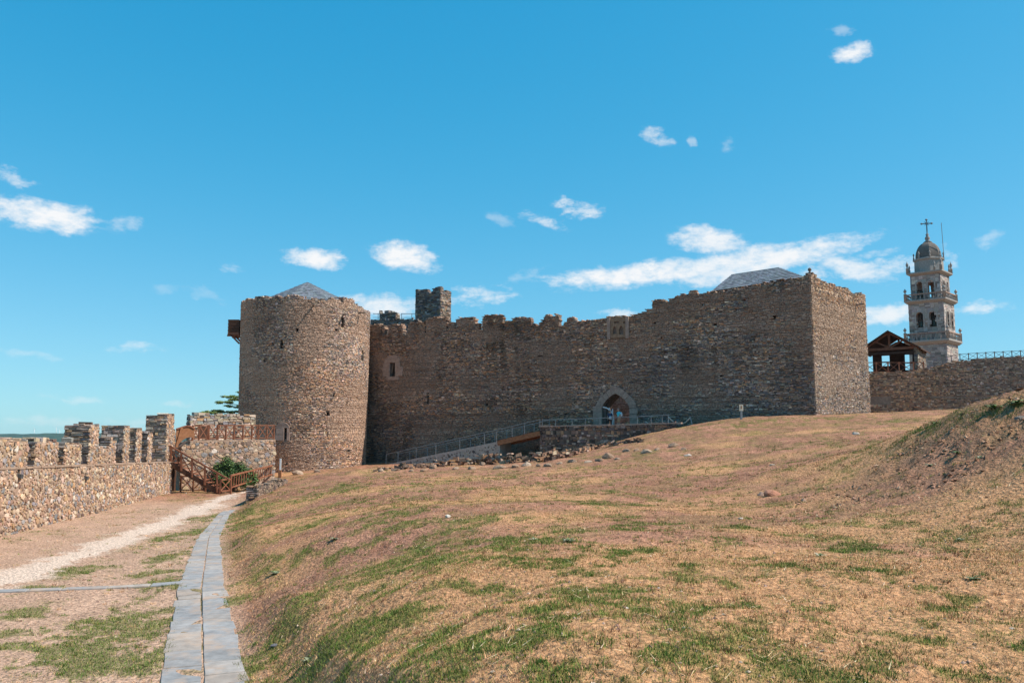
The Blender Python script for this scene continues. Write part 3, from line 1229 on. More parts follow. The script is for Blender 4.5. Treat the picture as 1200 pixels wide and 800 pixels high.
under(mesh_np('niche_front', V, Fc, noise_mat('ochre_stone', (.20, .125, .078), (.31, .205, .13), 5, bump=.5), None), latr, curtain_wall)
m = MB()
for (x, w_) in ((a - .12, .3), (b - .2, .3)):
    m.box8([W.pt(x, za - .1, .22), W.pt(x + w_, za - .1, .22), W.pt(x + w_, zb, .22), W.pt(x, zb, .22), W.pt(x, za - .1, -.2), W.pt(x + w_, za - .1, -.2), W.pt(x + w_, zb, -.2), W.pt(x, zb, -.2)])
under(m.build('niche_pier', M_ASHLAR, None), latr, curtain_wall)
# small guard rail on the wall top above it
m = MB()
x0, z0_ = W.st(720, 372)
x1, _ = W.st(730, 372)
zt_ = W.st(725, 369.5)[1]
m.bar(W.pt(x0, zt_, -.3), W.pt(x1, zt_, -.3), .05)
for x in (x0, (x0 + x1) / 2, x1):
    m.bar(W.pt(x, z0_ - .3, -.3), W.pt(x, zt_, -.3), .05)
m.build('guard_rail', M_STEEL, curtain_wall)

# square tower: front flush with the curtain wall, bright side face
W2 = Wall(WB, (WB[0] + .95 * 10, WB[1] + 10))
S2 = W2.st(1018.5, 440)[0]
sq = thing('square_tower', 'square slate tower with one sunlit side face and a slate hip roof', 'tower', (WB[0], WB[1], 0))
V, Fc, C = sub_stones(R, ~mk)
mesh_np('front_masonry', V, Fc, M_STONE, sq, C, kind='stuff')
op2 = [(r[0], r[1], const(r[2]), const(r[3])) for r in small_holes if r[0] > SPLIT]
V, Fc = core(W, [x for x in np.arange(SPLIT, S_END - .05, .3)] + [S_END - .05], zmain, main_prof, op2, d0=-.05, thick=1.0, drop=.16)
mesh_np('front_core', V, Fc, M_MORTAR_DARK, sq)
V, Fc = core(W, [x for x in np.arange(SPLIT, S_END - 1.6, 1.0)] + [S_END - 1.6], zmain, main_prof, [], d0=-1.25, thick=1.6, drop=.9)
mesh_np('front_body', V, Fc, M_MORTAR_DARK, sq)
prof2 = steps_prof(W2, [(990, 996.5, 337.5), (1007, 1017, 343.5), (952, 957, 320), (972, 980, 333), (983, 987, 335.5)],
                   [(950, 321.5), (957, 324), (962, 328), (972, 333), (985, 337.5), (996, 341), (1000, 344.5), (1007, 346), (1018, 345)])


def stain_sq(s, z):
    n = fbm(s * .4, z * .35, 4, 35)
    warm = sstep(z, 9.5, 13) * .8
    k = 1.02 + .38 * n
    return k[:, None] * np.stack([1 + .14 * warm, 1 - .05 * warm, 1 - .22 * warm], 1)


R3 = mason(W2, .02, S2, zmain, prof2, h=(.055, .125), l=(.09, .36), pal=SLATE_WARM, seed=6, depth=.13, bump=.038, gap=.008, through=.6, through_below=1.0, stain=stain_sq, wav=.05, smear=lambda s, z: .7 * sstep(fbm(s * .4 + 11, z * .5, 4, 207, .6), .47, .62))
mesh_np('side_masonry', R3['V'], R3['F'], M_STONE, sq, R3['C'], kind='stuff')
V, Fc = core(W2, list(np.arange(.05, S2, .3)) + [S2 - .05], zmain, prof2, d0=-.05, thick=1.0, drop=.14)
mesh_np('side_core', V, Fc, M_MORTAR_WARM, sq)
# the two hidden sides
Wb = Wall(W.pt(SPLIT, 0, -S2 + .5), W.pt(S_END, 0, -S2 + .5))
V, Fc = core(Wb, np.arange(0, S_END - SPLIT, 1.0), zmain, lambda s: np.full(np.shape(s), 13.5), thick=.5)
mesh_np('rear_wall', V, Fc, M_MORTAR_DARK, sq)


def spout(surf, s, z, ln, name, parent, mat=None, d=None):
    m = MB()
    p = surf.pt(s, z, -.2)
    q = surf.pt(s, z - .02, ln)
    m.bar(p, q, .13, .10)
    return m.build(name, mat or M_MORTAR_DARK, parent)


s_, z_ = W2.st(1003, 357)
spout(W2, s_, z_, .75, 'water_spout', sq)
s_, z_ = W.st(948, 318)
m = MB()
m.lathe(W.pt(s_, z_ - .2, -.4), [(.12, 0), (.12, .2), (.06, .26), (.16, .36), (.14, .5), (.03, .58)], 8)
m.build('finial', M_MORTAR_DARK, sq, smooth=True)


def slates(corners, rows, cols, parent, seed, name='slate_roof'):
    """overlapping slate courses over a quad patch (bl, br, tr, tl)"""
    rg = np.random.default_rng(seed)
    bl, br, tr, tl = [np.array(c, float) for c in corners]
    nrm = np.cross(br - bl, tl - bl)
    nrm /= np.linalg.norm(nrm)
    if nrm[2] < 0:
        nrm = -nrm
    Vs, Cs = [], []
    for i in range(rows):
        v0, v1 = i / rows, (i + 1.25) / rows
        off = rg.random()
        for j in range(-1, cols + 1):
            u0, u1 = (j + off + .02) / cols, (j + off + .98) / cols
            u0, u1 = max(0, u0), min(1, u1)
            if u1 - u0 < .2 / cols:
                continue

            def pt(u, v, h):
                v = min(v, 1.0)
                return (bl * (1 - u) + br * u) * (1 - v) + (tl * (1 - u) + tr * u) * v + nrm * h
            j1 = rg.uniform(-.08, .08) / rows
            h0 = .035 + rg.uniform(0, .014)
            Vs.append([pt(u0, v0 + j1, h0), pt(u1, v0 + j1, h0), pt(u1, v1, .006), pt(u0, v1, .006),
                       pt(u0, v0 + j1, h0 - .025), pt(u1, v0 + j1, h0 - .025), pt(u1, v1, -.02), pt(u0, v1, -.02)])
            Cs += [np.array([.135, .152, .17]) * rg.uniform(.68, 1.34) * rg.uniform(.95, 1.05, 3)] * 8
    n = len(Vs)
    V = np.array(Vs).reshape(-1, 3)
    Fc = (np.arange(n)[:, None, None] * 8 + BOXF[None]).reshape(-1, 4)
    o = mesh_np(name, V, Fc, M_SLATE, parent, np.array(Cs), kind='stuff')
    return o


# hip roof of the square tower
Wr = W.off(-1.0)
eb = Wr.st(833.5, 341.5)
ee = Wr.st(943, 324.5)
Wg = W.off(-5.0)
rb = Wg.st(857, 322.3)
re_ = Wg.st(913, 313.8)
eL, eR = Wr.pt(*eb), Wr.pt(ee[0], ee[1])
rL, rR = Wg.pt(*rb), Wg.pt(*re_)
Wk = W.off(-9.0)
bL = Vector((*(np.array(eL[:2]) - W.n * 8), eL.z))
bR = Vector((*(np.array(eR[:2]) - W.n * 8), eR.z))
slates((eL, eR, rR, rL), 9, 26, sq, 1)
slates((eR, bR, rR, rR), 9, 18, sq, 2)
slates((bL, eL, rL, rL), 9, 18, sq, 3)
m = MB()
m.add([eL, eR, bR, bL, rL, rR], [[0, 1, 5, 4], [1, 2, 5], [2, 3, 4, 5], [3, 0, 4], [3, 2, 1, 0]])
m.build('roof_deck', M_WOODD, sq)
m = MB()
m.bar(eL - Vector((0, 0, .12)), eR - Vector((0, 0, .12)), .12, .16)
m.build('eave_board', M_WOOD, sq)
m = MB()
m.bar(rL, rR, .16, .08)
m.build('ridge', M_SLATE, sq)

# ------------------------------------------------------------------ great round tower
TC = np.array([-21.15, 87.0])
T_FACE = math.atan2(-TC[1], -TC[0])


def t_rad(z):
    return 6.26 + .012 * np.asarray(z, float)


DR = Drum(TC, 6.4, T_FACE, t_rad)


def drum_st(u, v):
    d = ray(u, v)
    r = 6.38
    a = d[0] ** 2 + d[1] ** 2
    b = -2 * (d[0] * TC[0] + d[1] * TC[1])
    c = TC.dot(TC) - r * r
    disc = b * b - 4 * a * c
    k = (-b - math.sqrt(max(disc, 0))) / (2 * a)
    x, y = d[0] * k - TC[0], d[1] * k - TC[1]
    an = math.atan2(y, x) - T_FACE
    an = (an + math.pi) % (2 * math.pi) - math.pi
    return an * 6.4, E + d[2] * k


pts = [(283.5, 354.5), (290, 351), (299, 350), (300, 348.5), (312, 348.5), (314, 350), (326, 347.2), (332, 348.6), (338, 347), (346, 346), (354, 347), (356, 349.5), (372, 350), (384, 351.5), (389, 350), (392, 348.2),
       (398, 348.5), (399.5, 354), (401, 354), (402, 347.5), (414, 349.5), (415.5, 356), (420, 357.5), (426, 361.5), (430, 364.5), (433, 366)]
tp = sorted(drum_st(u, v) for u, v in pts)
TS, TZ = np.array([p[0] for p in tp]), np.array([p[1] for p in tp])
HALF = math.pi * 6.4


def t_prof(s):
    s = np.asarray(s, float)
    base = np.interp(s, TS, TZ)
    return np.where((s < TS[0]) | (s > TS[-1]), 16.2 + .35 * np.sin(s * 3.1), base)


def dpx(u0, u1, v0, v1):
    a, zb = drum_st(u0, v0)
    b, za = drum_st(u1, v1)
    return a, b, za, zb


t_open = [dpx(328.6, 331.4, 397.5, 408), dpx(333.2, 335.8, 501, 514), dpx(309, 311.2, 420.5, 424.5), dpx(383, 386.5, 482.5, 487), dpx(390.6, 392.4, 461.5, 464.5), dpx(347, 349.6, 384.5, 388),
          dpx(319.5, 321.5, 402.5, 404), dpx(400, 403, 372, 384), dpx(392.6, 395.4, 386, 388), dpx(408.5, 411, 526, 529), dpx(334.5, 336, 543, 546), dpx(424, 425.5, 411, 423)]
t_holes = [rect_hole(*r, .03) for r in t_open] + [rect_hole(*dpx(323, 339.5, 495, 516), .0)]


def stain_t(s, z):
    n = fbm(s * .22 + 50, z * .22, 4, 45)
    m = fbm(s * .8 + 9, z * .4, 3, 46)
    warm = sstep(fbm(s * .15 + 3, z * .25, 3, 47), .4, .65)
    k = .72 + .58 * n + .35 * (m - .5)
    k = k * (.9 + .22 * _hash(np.floor(s / 2.7 + 1.1 * np.sin(z * .8)), np.floor(z / 2.1 + .7 * np.sin(s * .9)), 44))
    return 1.34 * k[:, None] * np.stack([1.08 + .12 * warm, 1 + .0 * warm, .98 - .10 * warm], 1)


SLATE_TOWER = [((.26, .21, .17), .27), ((.15, .14, .135), .15), ((.31, .23, .165), .25), ((.35, .23, .145), .08), ((.37, .315, .26), .15), ((.12, .095, .08), .07), ((.48, .42, .35), .02)]
round_tower = thing('round_tower', 'massive round slate tower with ruined rim and low slate cone roof', 'tower', (TC[0], TC[1], 0))
R4 = mason(DR, -HALF * .56, HALF * .56, -1.0, t_prof, t_holes, h=(.055, .125), l=(.09, .34), pal=SLATE_TOWER, seed=8, depth=.13, bump=.042, gap=.008, through=.8, through_below=1.2, ragged=.12, stain=stain_t, wav=.05, smear=lambda s, z: .75 * sstep(fbm(s * .30 + 61, z * .42, 4, 206, .6), .47, .62))
mesh_np('masonry', R4['V'], R4['F'], M_STONE, round_tower, R4['C'], kind='stuff')
V, Fc = core(DR, np.linspace(-HALF, HALF, 97), -1.0, t_prof, [(r[0], r[1], const(r[2]), const(r[3])) for r in t_open], d0=-.05, thick=1.0, drop=.18)
mesh_np('tower_core', V, Fc, M_MORTAR_DARK, round_tower)
m = MB()
m.lathe((TC[0], TC[1], 0), [(5.3, 0), (5.3, 15.4)], 40)
m.build('inner_body', M_MORTAR_DARK, round_tower)
# dressed head of the low slit
hd = bpy.data.objects.new('slit_surround', None)
link(hd)
hd.parent = round_tower
a, b, za, zb = dpx(323, 339.5, 495, 516)
sm = (a + b) / 2
hw = (b - a) / 2
sl = t_open[1]
for (x0, x1, z0_, z1_) in ((sm - hw, sl[0] - .01, za, za + (zb - za) * .33), (sm - hw * .9, sl[0] - .01, za + (zb - za) * .33, za + (zb - za) * .7), (sl[1] + .01, sm + hw, za, za + (zb - za) * .45), (sl[1] + .01, sm + hw * .9, za + (zb - za) * .45, za + (zb - za) * .7)):
    under(ash_block([(x0, z0_), (x1, z0_), (x1, z1_), (x0, z1_)], DR, -.4, .10, 'dressed_block', M_ASHLAR, None), hd, round_tower)
q = [(sm + hw * .95 * math.cos(t), za + (zb - za) * .7 + (zb - za) * .32 * math.sin(t)) for t in np.linspace(0, math.pi, 9)]
under(ash_block(q, DR, -.4, .11, 'lintel_stone', M_ASHLAR, None), hd, round_tower)
for (u, v, ln) in [(367, 358, .9), (420, 366.5, .8), (401.5, 369, .6)]:
    s_, z_ = drum_st(u, v)
    spout(DR, s_, z_, ln, 'water_spout', round_tower)
# cone roof (octagonal, slated)
ap = P(354, 330.5, 87.0)
zb_ = 16.9
rb_ = 5.2
cen = Vector((TC[0], TC[1], 0))
apx = Vector((TC[0] - .0, TC[1], ap.z))
for k in range(8):
    a0, a1 = T_FACE + math.radians(22) + k * math.pi / 4, T_FACE + math.radians(22) + (k + 1) * math.pi / 4
    p0 = Vector((TC[0] + rb_ * math.cos(a0), TC[1] + rb_ * math.sin(a0), zb_))
    p1 = Vector((TC[0] + rb_ * math.cos(a1), TC[1] + rb_ * math.sin(a1), zb_))
    slates((p0, p1, apx, apx), 11, 10, round_tower, 20 + k)
m = MB()
m.lathe((TC[0], TC[1], 0), [(rb_ - .05, zb_ - .1), (rb_, zb_), (.02, ap.z)], 8, rot=T_FACE + math.radians(22))
m.build('roof_deck', M_WOODD, round_tower)
# timber box hanging on the far left flank
box = bpy.data.objects.new('timber_hoarding', None)
link(box)
box.parent = round_tower
a0 = P(271, 376, 87)
a1 = P(283, 393, 87)
m = MB()
m.box(a0.x, a1.x, 86.2, 88.2, a1.z, a0.z)
under(m.build('hoarding_box', M_WOODD, None), box, round_tower)
for k, zz in enumerate(np.linspace(a1.z + .1, a0.z - .1, 5)):
    m = MB()
    m.box(a0.x - .04, a1.x, 86.14, 86.2, zz - .13, zz + .13)
    under(m.build('plank', M_WOOD if k == 0 else M_WOODD, None), box, round_tower)
for yy in (86.4, 88.0):
    m = MB()
    m.bar((a1.x, yy, a1.z - .9), (a0.x + .2, yy, a1.z), .16)
    under(m.build('bracket', M_WOOD, None), box, round_tower)
    m = MB()
    m.bar((a1.x, yy, a1.z - .08), (a0.x - .15, yy, a1.z - .08), .16)
    under(m.build('joist', M_WOOD, None), box, round_tower)


# ------------------------------------------------------------------ turrets standing behind the curtain wall
def block_tower(name, label, D, u0, uc, u1, items1, def1, items2, def2, zlow, pal1, pal2, seed, turn=.757):
    p0 = P(u0, 370, D * 1.0)
    pc = P(uc, 370, D - (P(uc, 370, D).x - p0.x) / 1.32)
    w1 = Wall(p0, pc)
    w2 = Wall(pc, (pc.x + turn * 5, pc.y + 5))
    t = thing(name, label, 'tower', (pc.x, pc.y, 0))
    f1 = steps_prof(w1, items1, def1)
    f2 = steps_prof(w2, items2, def2)
    l2 = w2.st(u1, 370)[0]
    r1 = mason(w1, 0, w1.L, zlow, f1, h=(.10, .24), l=(.22, .8), pal=pal1, seed=seed, bump=.08, through=.5, through_below=.9, ragged=.08)
    mesh_np('front_masonry', r1['V'], r1['F'], M_STONE, t, r1['C'], kind='stuff')
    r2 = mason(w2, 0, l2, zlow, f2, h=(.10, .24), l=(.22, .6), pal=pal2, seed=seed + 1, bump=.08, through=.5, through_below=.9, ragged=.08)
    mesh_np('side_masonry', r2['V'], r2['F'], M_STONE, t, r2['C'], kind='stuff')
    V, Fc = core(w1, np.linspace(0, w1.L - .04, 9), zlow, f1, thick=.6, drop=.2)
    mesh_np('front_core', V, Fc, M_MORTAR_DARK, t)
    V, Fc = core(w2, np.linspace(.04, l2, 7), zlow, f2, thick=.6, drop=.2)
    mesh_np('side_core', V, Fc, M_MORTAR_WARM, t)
    bk = Wall(w1.pt(.1, 0, -l2 * .75), w2.pt(l2 - .75, 0, -.5))
    V, Fc = core(bk, np.linspace(0, bk.L, 5), zlow, lambda s: np.full(np.shape(s), f1(np.array([.2]))[0] - .6), thick=.4)
    mesh_np('rear_wall', V, Fc, M_MORTAR_DARK, t)
    return t, w1, w2


block_tower('lookout_turret', 'tall narrow stone turret rising behind the battlements', 102, 486.5, 516, 528.5,
            [(486, 489, 338), (489, 499, 339.3), (505, 512, 336.5), (510, 517, 335)], [(480, 342), (520, 341)],
            [(515, 520, 335.2), (520, 528.5, 339.5)], [(510, 340), (530, 341)], 11.0, SLATE_GREY, SLATE_WARM, 31)
block_tower('stub_turret', 'low broken turret stub beside the round tower rim', 100, 444.5, 464, 469,
            [(444, 446, 364), (446, 464.5, 365)], [(440, 366), (470, 366)], [(463, 466, 365.5), (465, 469.5, 368)], [(460, 368), (470, 370)], 11.0, SLATE_GREY, SLATE_WARM, 33)
# inner wall with handrail between the turrets
iw0, iw1 = P(434, 374, 99.5), P(490, 374, 96.5)
Wn = Wall(iw0, iw1)
inner = thing('inner_wall', 'low inner wall with thin steel handrail between the two turrets', 'wall', (iw0.x, iw0.y, 0))
fpr = Wn.prof([(430, 374.5), (492, 373.5)])
r1 = mason(Wn, 0, Wn.L, 11, fpr, pal=SLATE_GREY, seed=36, bump=.08, ragged=.05)
mesh_np('masonry', r1['V'], r1['F'], M_STONE, inner, r1['C'], kind='stuff')
V, Fc = core(Wn, np.linspace(0, Wn.L, 7), 11, fpr, thick=.7)
mesh_np('wall_core', V, Fc, M_MORTAR_DARK, inner)
m = MB()
for (ua, ub) in ((436, 444), (469, 487)):
    sa, za = Wn.st(ua, 367.3)
    sb, zb = Wn.st(ub, 367.3)
    m.bar(Wn.pt(sa, za, -.2), Wn.pt(sb, zb, -.2), .06)
    m.bar(Wn.pt(sa, za - .45, -.2), Wn.pt(sb, zb - .45, -.2), .04)
m.build('handrail', M_STEEL, inner)
for u in (442, 469.5, 481.5):
    sa, za = Wn.st(u, 367.3)
    m = MB()
    m.bar(Wn.pt(sa, za, -.2), Wn.pt(sa, za - 1.0, -.2), .06)
    m.build('post', M_STEEL, inner)


# ------------------------------------------------------------------ rampart on the left: rubble face, walk and merlons
def rubble(surf, s0, s1, z0fn, z1fn, sizes, seed, pal, proud=(.012, .05), sk=6, aspect=1.25, holes=()):
    """dart-thrown rubble: rounded stones of unequal size set in mortar"""
    rg = np.random.default_rng(seed)
    cell = .35
    grid = {}
    out = []
    for (r0, r1, tries) in sizes:
        for _ in range(tries):
            s = rg.uniform(s0, s1)
            a, b = z0fn(s), z1fn(s)
            z = rg.uniform(a, b)
            r = rg.uniform(r0, r1)
            if z + r * .8 > b or any(h(np.array([s]), np.array([z]))[0] for h in holes):
                continue
            ci, cj = int(s // cell), int(z // cell)
            ok = True
            for di in (-1, 0, 1):
                for dj in (-1, 0, 1):
                    for (ss, zz, q) in grid.get((ci + di, cj + dj), ()):
                        if (ss - s) ** 2 + ((zz - z) * aspect) ** 2 < ((q + r) * .80) ** 2:
                            ok = False
                            break
                    if not ok:
                        break
                if not ok:
                    break
            if ok:
                grid.setdefault((ci, cj), []).append((s, z, r))
                out.append((s, z, r))
    n = len(out)
    A = np.array(out)
    th = np.linspace(0, 2 * np.pi, sk, endpoint=False)[None] + rg.uniform(0, 6.28, (n, 1)) + rg.uniform(-.25, .25, (n, sk))
    th = np.sort(th, 1)
    rr_ = A[:, 2:3] * rg.uniform(.80, 1.22, (n, sk))
    rot = rg.uniform(-.5, .5, (n, 1))
    el = rg.uniform(.75, 1.1, (n, 1))
    x = rr_ * np.cos(th)
    y = rr_ * np.sin(th) * el / aspect
    X = x * np.cos(rot) - y * np.sin(rot)
    Y = x * np.sin(rot) + y * np.cos(rot)
    hgt = rg.uniform(*proud, (n, 1))
    S0, Z0 = A[:, :1] + X, A[:, 1:2] + Y
    S1, Z1 = A[:, :1] + X * .84, A[:, 1:2] + Y * .84
    ring0 = surf.map(S0, Z0, np.full((n, sk), -.03))
    ring1 = surf.map(S1, Z1, hgt * rg.uniform(.55, 1.15, (n, sk)))
    cen_ = surf.map(A[:, :1], A[:, 1:2], hgt * 1.12)
    V = np.concatenate([ring0, ring1, cen_], 1)
    k = np.arange(sk)
    k2 = (k + 1) % sk
    T = np.concatenate([np.stack([k, k2, sk + k2], 1), np.stack([k, sk + k2, sk + k], 1), np.stack([sk + k, sk + k2, np.full(sk, 2 * sk)], 1)])
    return dict(V=V, T=T, C=pal_pick(rg, pal, n), A=A, n=n)


def rubble_obj(Rb, idx, name, parent, kind=None, mat=None):
    nv = Rb['V'].shape[1]
    V = Rb['V'][idx].reshape(-1, 3)
    T = (np.arange(len(idx))[:, None, None] * nv + Rb['T'][None]).reshape(-1, 3)
    C = np.repeat(Rb['C'][idx], nv, 0)
    return mesh_np(name, V, T, mat or M_STONE, parent, C, kind=kind)


LW = Wall((-14.3, 6.0), (-22.0, 55.8))
LS0 = 0.0


def lw_walk(s):
    y = LW.A[1] + LW.e[1] * np.asarray(s, float)
    return 2.44 + (y - 30.7) * (1.98 - 2.44) / 25.1


rampart = thing('rampart_wall', 'sunlit rubble rampart with broken merlons along the bailey', 'wall', (-18.1, 30.7, 0))
dr_holes = [(22, 549.5, 557), (100, 553.5, 559), (187, 582, 588), (144, 605, 612), (67, 616, 624), (112, 596, 602)]
lw_open = []
for (u, v0, v1) in dr_holes:
    s, z1 = LW.st(u, v0)
    _, z0_ = LW.st(u, v1)
    lw_open.append((s - .11, s + .13, const(z0_), const(z1)))
M_DRAIN = noise_mat('drain_stone_and_shade', (.035, .035, .037), (.085, .083, .08), 7, bump=.3)
hfs = [rect_hole(o[0], o[1], o[2](0), o[3](0), .06) for o in lw_open]
Rb = rubble(LW, 9.0, LW.L - .05, lambda s: -.15, lambda s: float(lw_walk(s)) - .06, [(.15, .22, 500), (.10, .15, 3500), (.065, .10, 16000), (.035, .065, 34000)], 3, RUBBLE, holes=hfs)
dist_ = 6.0 + Rb['A'][:, 0]
px_ = Rb['A'][:, 2] / dist_
inview = (LW.map(Rb['A'][:, 0], Rb['A'][:, 1], 0)[:, 0] / LW.map(Rb['A'][:, 0], Rb['A'][:, 1], 0)[:, 1]) > -.61
order = np.argsort(-(px_ * inview))
for i in order[:300]:
    rubble_obj(Rb, np.array([i]), 'stone', rampart)
rubble_obj(Rb, order[300:], 'small_stones', rampart, kind='stuff')
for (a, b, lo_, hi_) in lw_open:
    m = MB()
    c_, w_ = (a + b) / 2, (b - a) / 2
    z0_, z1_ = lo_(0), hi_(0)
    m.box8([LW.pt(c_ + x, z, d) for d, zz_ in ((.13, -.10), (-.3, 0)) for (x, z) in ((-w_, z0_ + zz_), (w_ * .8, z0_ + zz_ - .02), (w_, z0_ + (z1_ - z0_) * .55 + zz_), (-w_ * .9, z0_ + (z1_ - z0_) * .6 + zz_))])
    m.box8([LW.pt(c_ + x, z, d) for d in (-.16, -.4) for (x, z) in ((-w_, z0_), (w_, z0_), (w_, z1_), (-w_, z1_))])  # dark plug behind the spout, painted shade for the inside of the hole
    m.build('spout_and_hole_shade', M_DRAIN, rampart)
V, Fc = core(LW, list(np.arange(0, LW.L, .8)) + [LW.L], -1.5, lambda s: lw_walk(s), lw_open, d0=0.0, thick=.9, drop=.02)
mesh_np('wall_core', V, Fc, M_MORTAR_PALE, rampart)
rl_ = random.Random(21)
e_ = [0.0]
while e_[-1] < LW.L:
    e_.append(min(LW.L, e_[-1] + rl_.uniform(.35, .9)))
m = MB()
for a, b in zip(e_[:-1], e_[1:]):
    za, zb = float(lw_walk(a)) + rl_.uniform(-.02, .012), float(lw_walk(b)) + rl_.uniform(-.02, .012)
    o_ = rl_.uniform(.0, .07)
    a, b = a + .004, b - .004
    m.box8([LW.pt(a, za - .05, o_), LW.pt(b, zb - .05, o_), LW.pt(b, zb + .02, o_), LW.pt(a, za + .02, o_), LW.pt(a, za - .05, -2.2), LW.pt(b, zb - .05, -2.2), LW.pt(b, zb + .02, -2.2), LW.pt(a, za + .02, -2.2)])
m.build('wall_walk', M_MORTAR_PALE, rampart)
m = MB()
m.box8([LW.pt(0, -9, -.9), LW.pt(LW.L, -9, -.9), LW.pt(LW.L, 1.9, -.9), LW.pt(0, 2.4, -.9), LW.pt(0, -9, -2.2), LW.pt(LW.L, -9, -2.2), LW.pt(LW.L, 1.9, -2.2), LW.pt(0, 2.4, -2.2)])
m.build('outer_body', M_MORTAR_PALE, rampart)

PAL_END = [((.30, .25, .21), .3), ((.17, .155, .15), .25), ((.36, .24, .15), .2), ((.42, .36, .3), .15), ((.10, .085, .075), .1)]  # darker than the face stones: the shade of the ends is put into the colour


def masonry_block(name, w, s0, s1, d0, d1, z0, z1, parent, seed, pal_in=RUBBLE, rag=.08, mort=(.36, .26, .19)):
    """free-standing block of masonry: stones on its inner face, its near end and its top"""
    rg = np.random.default_rng(seed)
    n1 = 24
    tops = z1 + rg.uniform(-rag, rag, n1)
    tf = lambda s: np.interp(np.asarray(s, float), np.linspace(s0 - .1, s1 + .1, n1), tops)
    w_in = w.off(d0)
    Vs, Cs = [], []
    r1 = mason(w_in, s0, s1, z1 - .30, tf, h=(.07, .16), l=(.14, .42), pal=pal_in, seed=seed, depth=.12, bump=.03, through=abs(d1 - d0) * .5, through_below=.28, ragged=rag, wav=.02)
    Vs.append(r1['V']); Cs.append(r1['C'])
    area = (s1 - s0) * (z1 - z0)
    rb = rubble(w_in, s0 + .02, s1 - .02, lambda s: z0, lambda s: z1 - .1, [(.12, .18, int(20 * area)), (.08, .12, int(160 * area)), (.045, .08, int(500 * area))], seed + 7, pal_in)
    for (se, fl) in ((s0, 0), (s1, 1)):
        we = Wall(w.pt(se, 0, d1), w.pt(se, 0, d0))
        if (we.n.dot(w.e) > 0) != bool(fl):
            we.n = -we.n
        r2 = mason(we, 0.0, abs(d1 - d0), z0, lambda s: np.full(np.shape(s), z1 + .02), h=(.06, .16), l=(.18, .6), pal=PAL_END, seed=seed + 50 + fl, depth=.12, bump=.06, ragged=.015, wav=.02)
        Vs.append(r2['V']); Cs.append(r2['C'])
    wo = w.off(d1)
    c0 = np.array([w.pt(s, z, d) for d in (d0, d1 + .03) for (s, z) in ((s0 + .03, z0), (s1 - .03, z0), (s1 - .03, z1 - rag), (s0 + .03, z1 - rag))])
    Vs.append(c0); Cs.append(np.tile(np.array(mort), (8, 1)))
    V = np.concatenate(Vs)
    n = len(V) // 8
    Fc = (np.arange(n)[:, None, None] * 8 + BOXF[None]).reshape(-1, 4)
    o = mesh_np(name, V, Fc, M_STONE, parent, np.concatenate(Cs), kind='stuff')
    f = rubble_obj(rb, np.arange(rb['n']), 'face_stones', None, kind='stuff')
    f.parent = o
    f.matrix_parent_inverse = Matrix.Translation(-parent.location) @ Matrix.Translation(parent.location)
    return o


def lw_s(u, v=545):
    return LW.off(-.15).st(u, v)[0]


def lw_z(u, v):
    return LW.off(-.15).st(u, v)[1]


for k, (u0, u1, v, th, st) in enumerate([(-190, -120, 505, 1.0, 0), (-100, -60, 511, 1.0, 0), (-48, -22, 514, 1.0, 0), (-12, 14.5, 512.5, 1.0, 0), (16, 31, 516, .75, 0), (40, 60, 515, 1.0, 0), (60, 67, 518, .9, 0), (75, 94, 518, .8, 0),
                                         (103.5, 114, 497, 1.15, 0), (128, 134.5, 514.5, 1.0, 0), (115, 127, 524, .5, 0), (143.5, 150, 499, 1.15, 0), (158.5, 164.5, 502, 1.0, 0), (172, 177, 506.5, 1.2, 0), (193.5, 201.5, 485.5, 1.3, 0)]):
    s0_, s1_ = lw_s(u0), lw_s(u1)
    masonry_block('merlon', LW, s0_, max(s1_, s0_ + .5), -.15, -.15 - th, float(lw_walk(s0_)) - .1, lw_z(u0, v), rampart, 200 + k)
# taller backs of the low stretches
for k, (u0, u1, v) in enumerate([(60, 75, 519.5), (94, 103, 519), (31, 40, 519)]):
    s0_, s1_ = lw_s(u0), lw_s(u1)
    masonry_block('sill', LW, s0_ + .05, s1_ - .05, -.75, -1.1, float(lw_walk(s0_)) - .1, float(lw_walk(s0_)) + .25, rampart, 240 + k)
s0_ = lw_s(201.5)
masonry_block('merlon', LW, s0_ + .05, s0_ + 2.6, -.6, -1.4, 1.5, P(204, 503.5, 56).z, rampart, 260)

# ------------------------------------------------------------------ terrace at the end of the bailey
TWL = Wall((-22.3, 58.0), (-17.05, 61.95))
terrace = thing('terrace_wall', 'sunlit rubble terrace wall below the wooden gallery railing', 'wall', (-19.7, 60, 0))
tz = 3.28
tprof = TWL.prof([(205, 530), (213, 523.5), (218.5, 516.5), (240, 515.5), (330, 514.5)])
Rt = rubble(TWL, .02, TWL.L - .02, lambda s: -.3, lambda s: float(tprof(s)) - .05, [(.17, .26, 400), (.11, .17, 2500), (.06, .11, 6000), (.04, .06, 7000)], 9, RUBBLE, proud=(.01, .05))
rubble_obj(Rt, np.arange(Rt['n']), 'masonry', terrace, kind='stuff')
V, Fc = core(TWL, list(np.arange(0, TWL.L, .4)) + [TWL.L], -1, tprof, d0=0.0, thick=.8, drop=.0)
mesh_np('wall_core', V, Fc, M_MORTAR_PALE, terrace)
m = MB()
pp = [TWL.pt(.6, 0, -.8), TWL.pt(TWL.L, 0, -.05), Vector((-22.6, 80.5, 0)), Vector((-25.5, 80.5, 0)), Vector((-25.5, 62, 0))]
m.add([(p.x, p.y, -1) for p in pp] + [(p.x, p.y, tz - .06) for p in pp], [[4, 3, 2, 1, 0], [5, 6, 7, 8, 9]] + [[i, (i + 1) % 5, 5 + (i + 1) % 5, 5 + i] for i in range(5)])
m.build('terrace_floor', M_MORTAR_PALE, terrace)
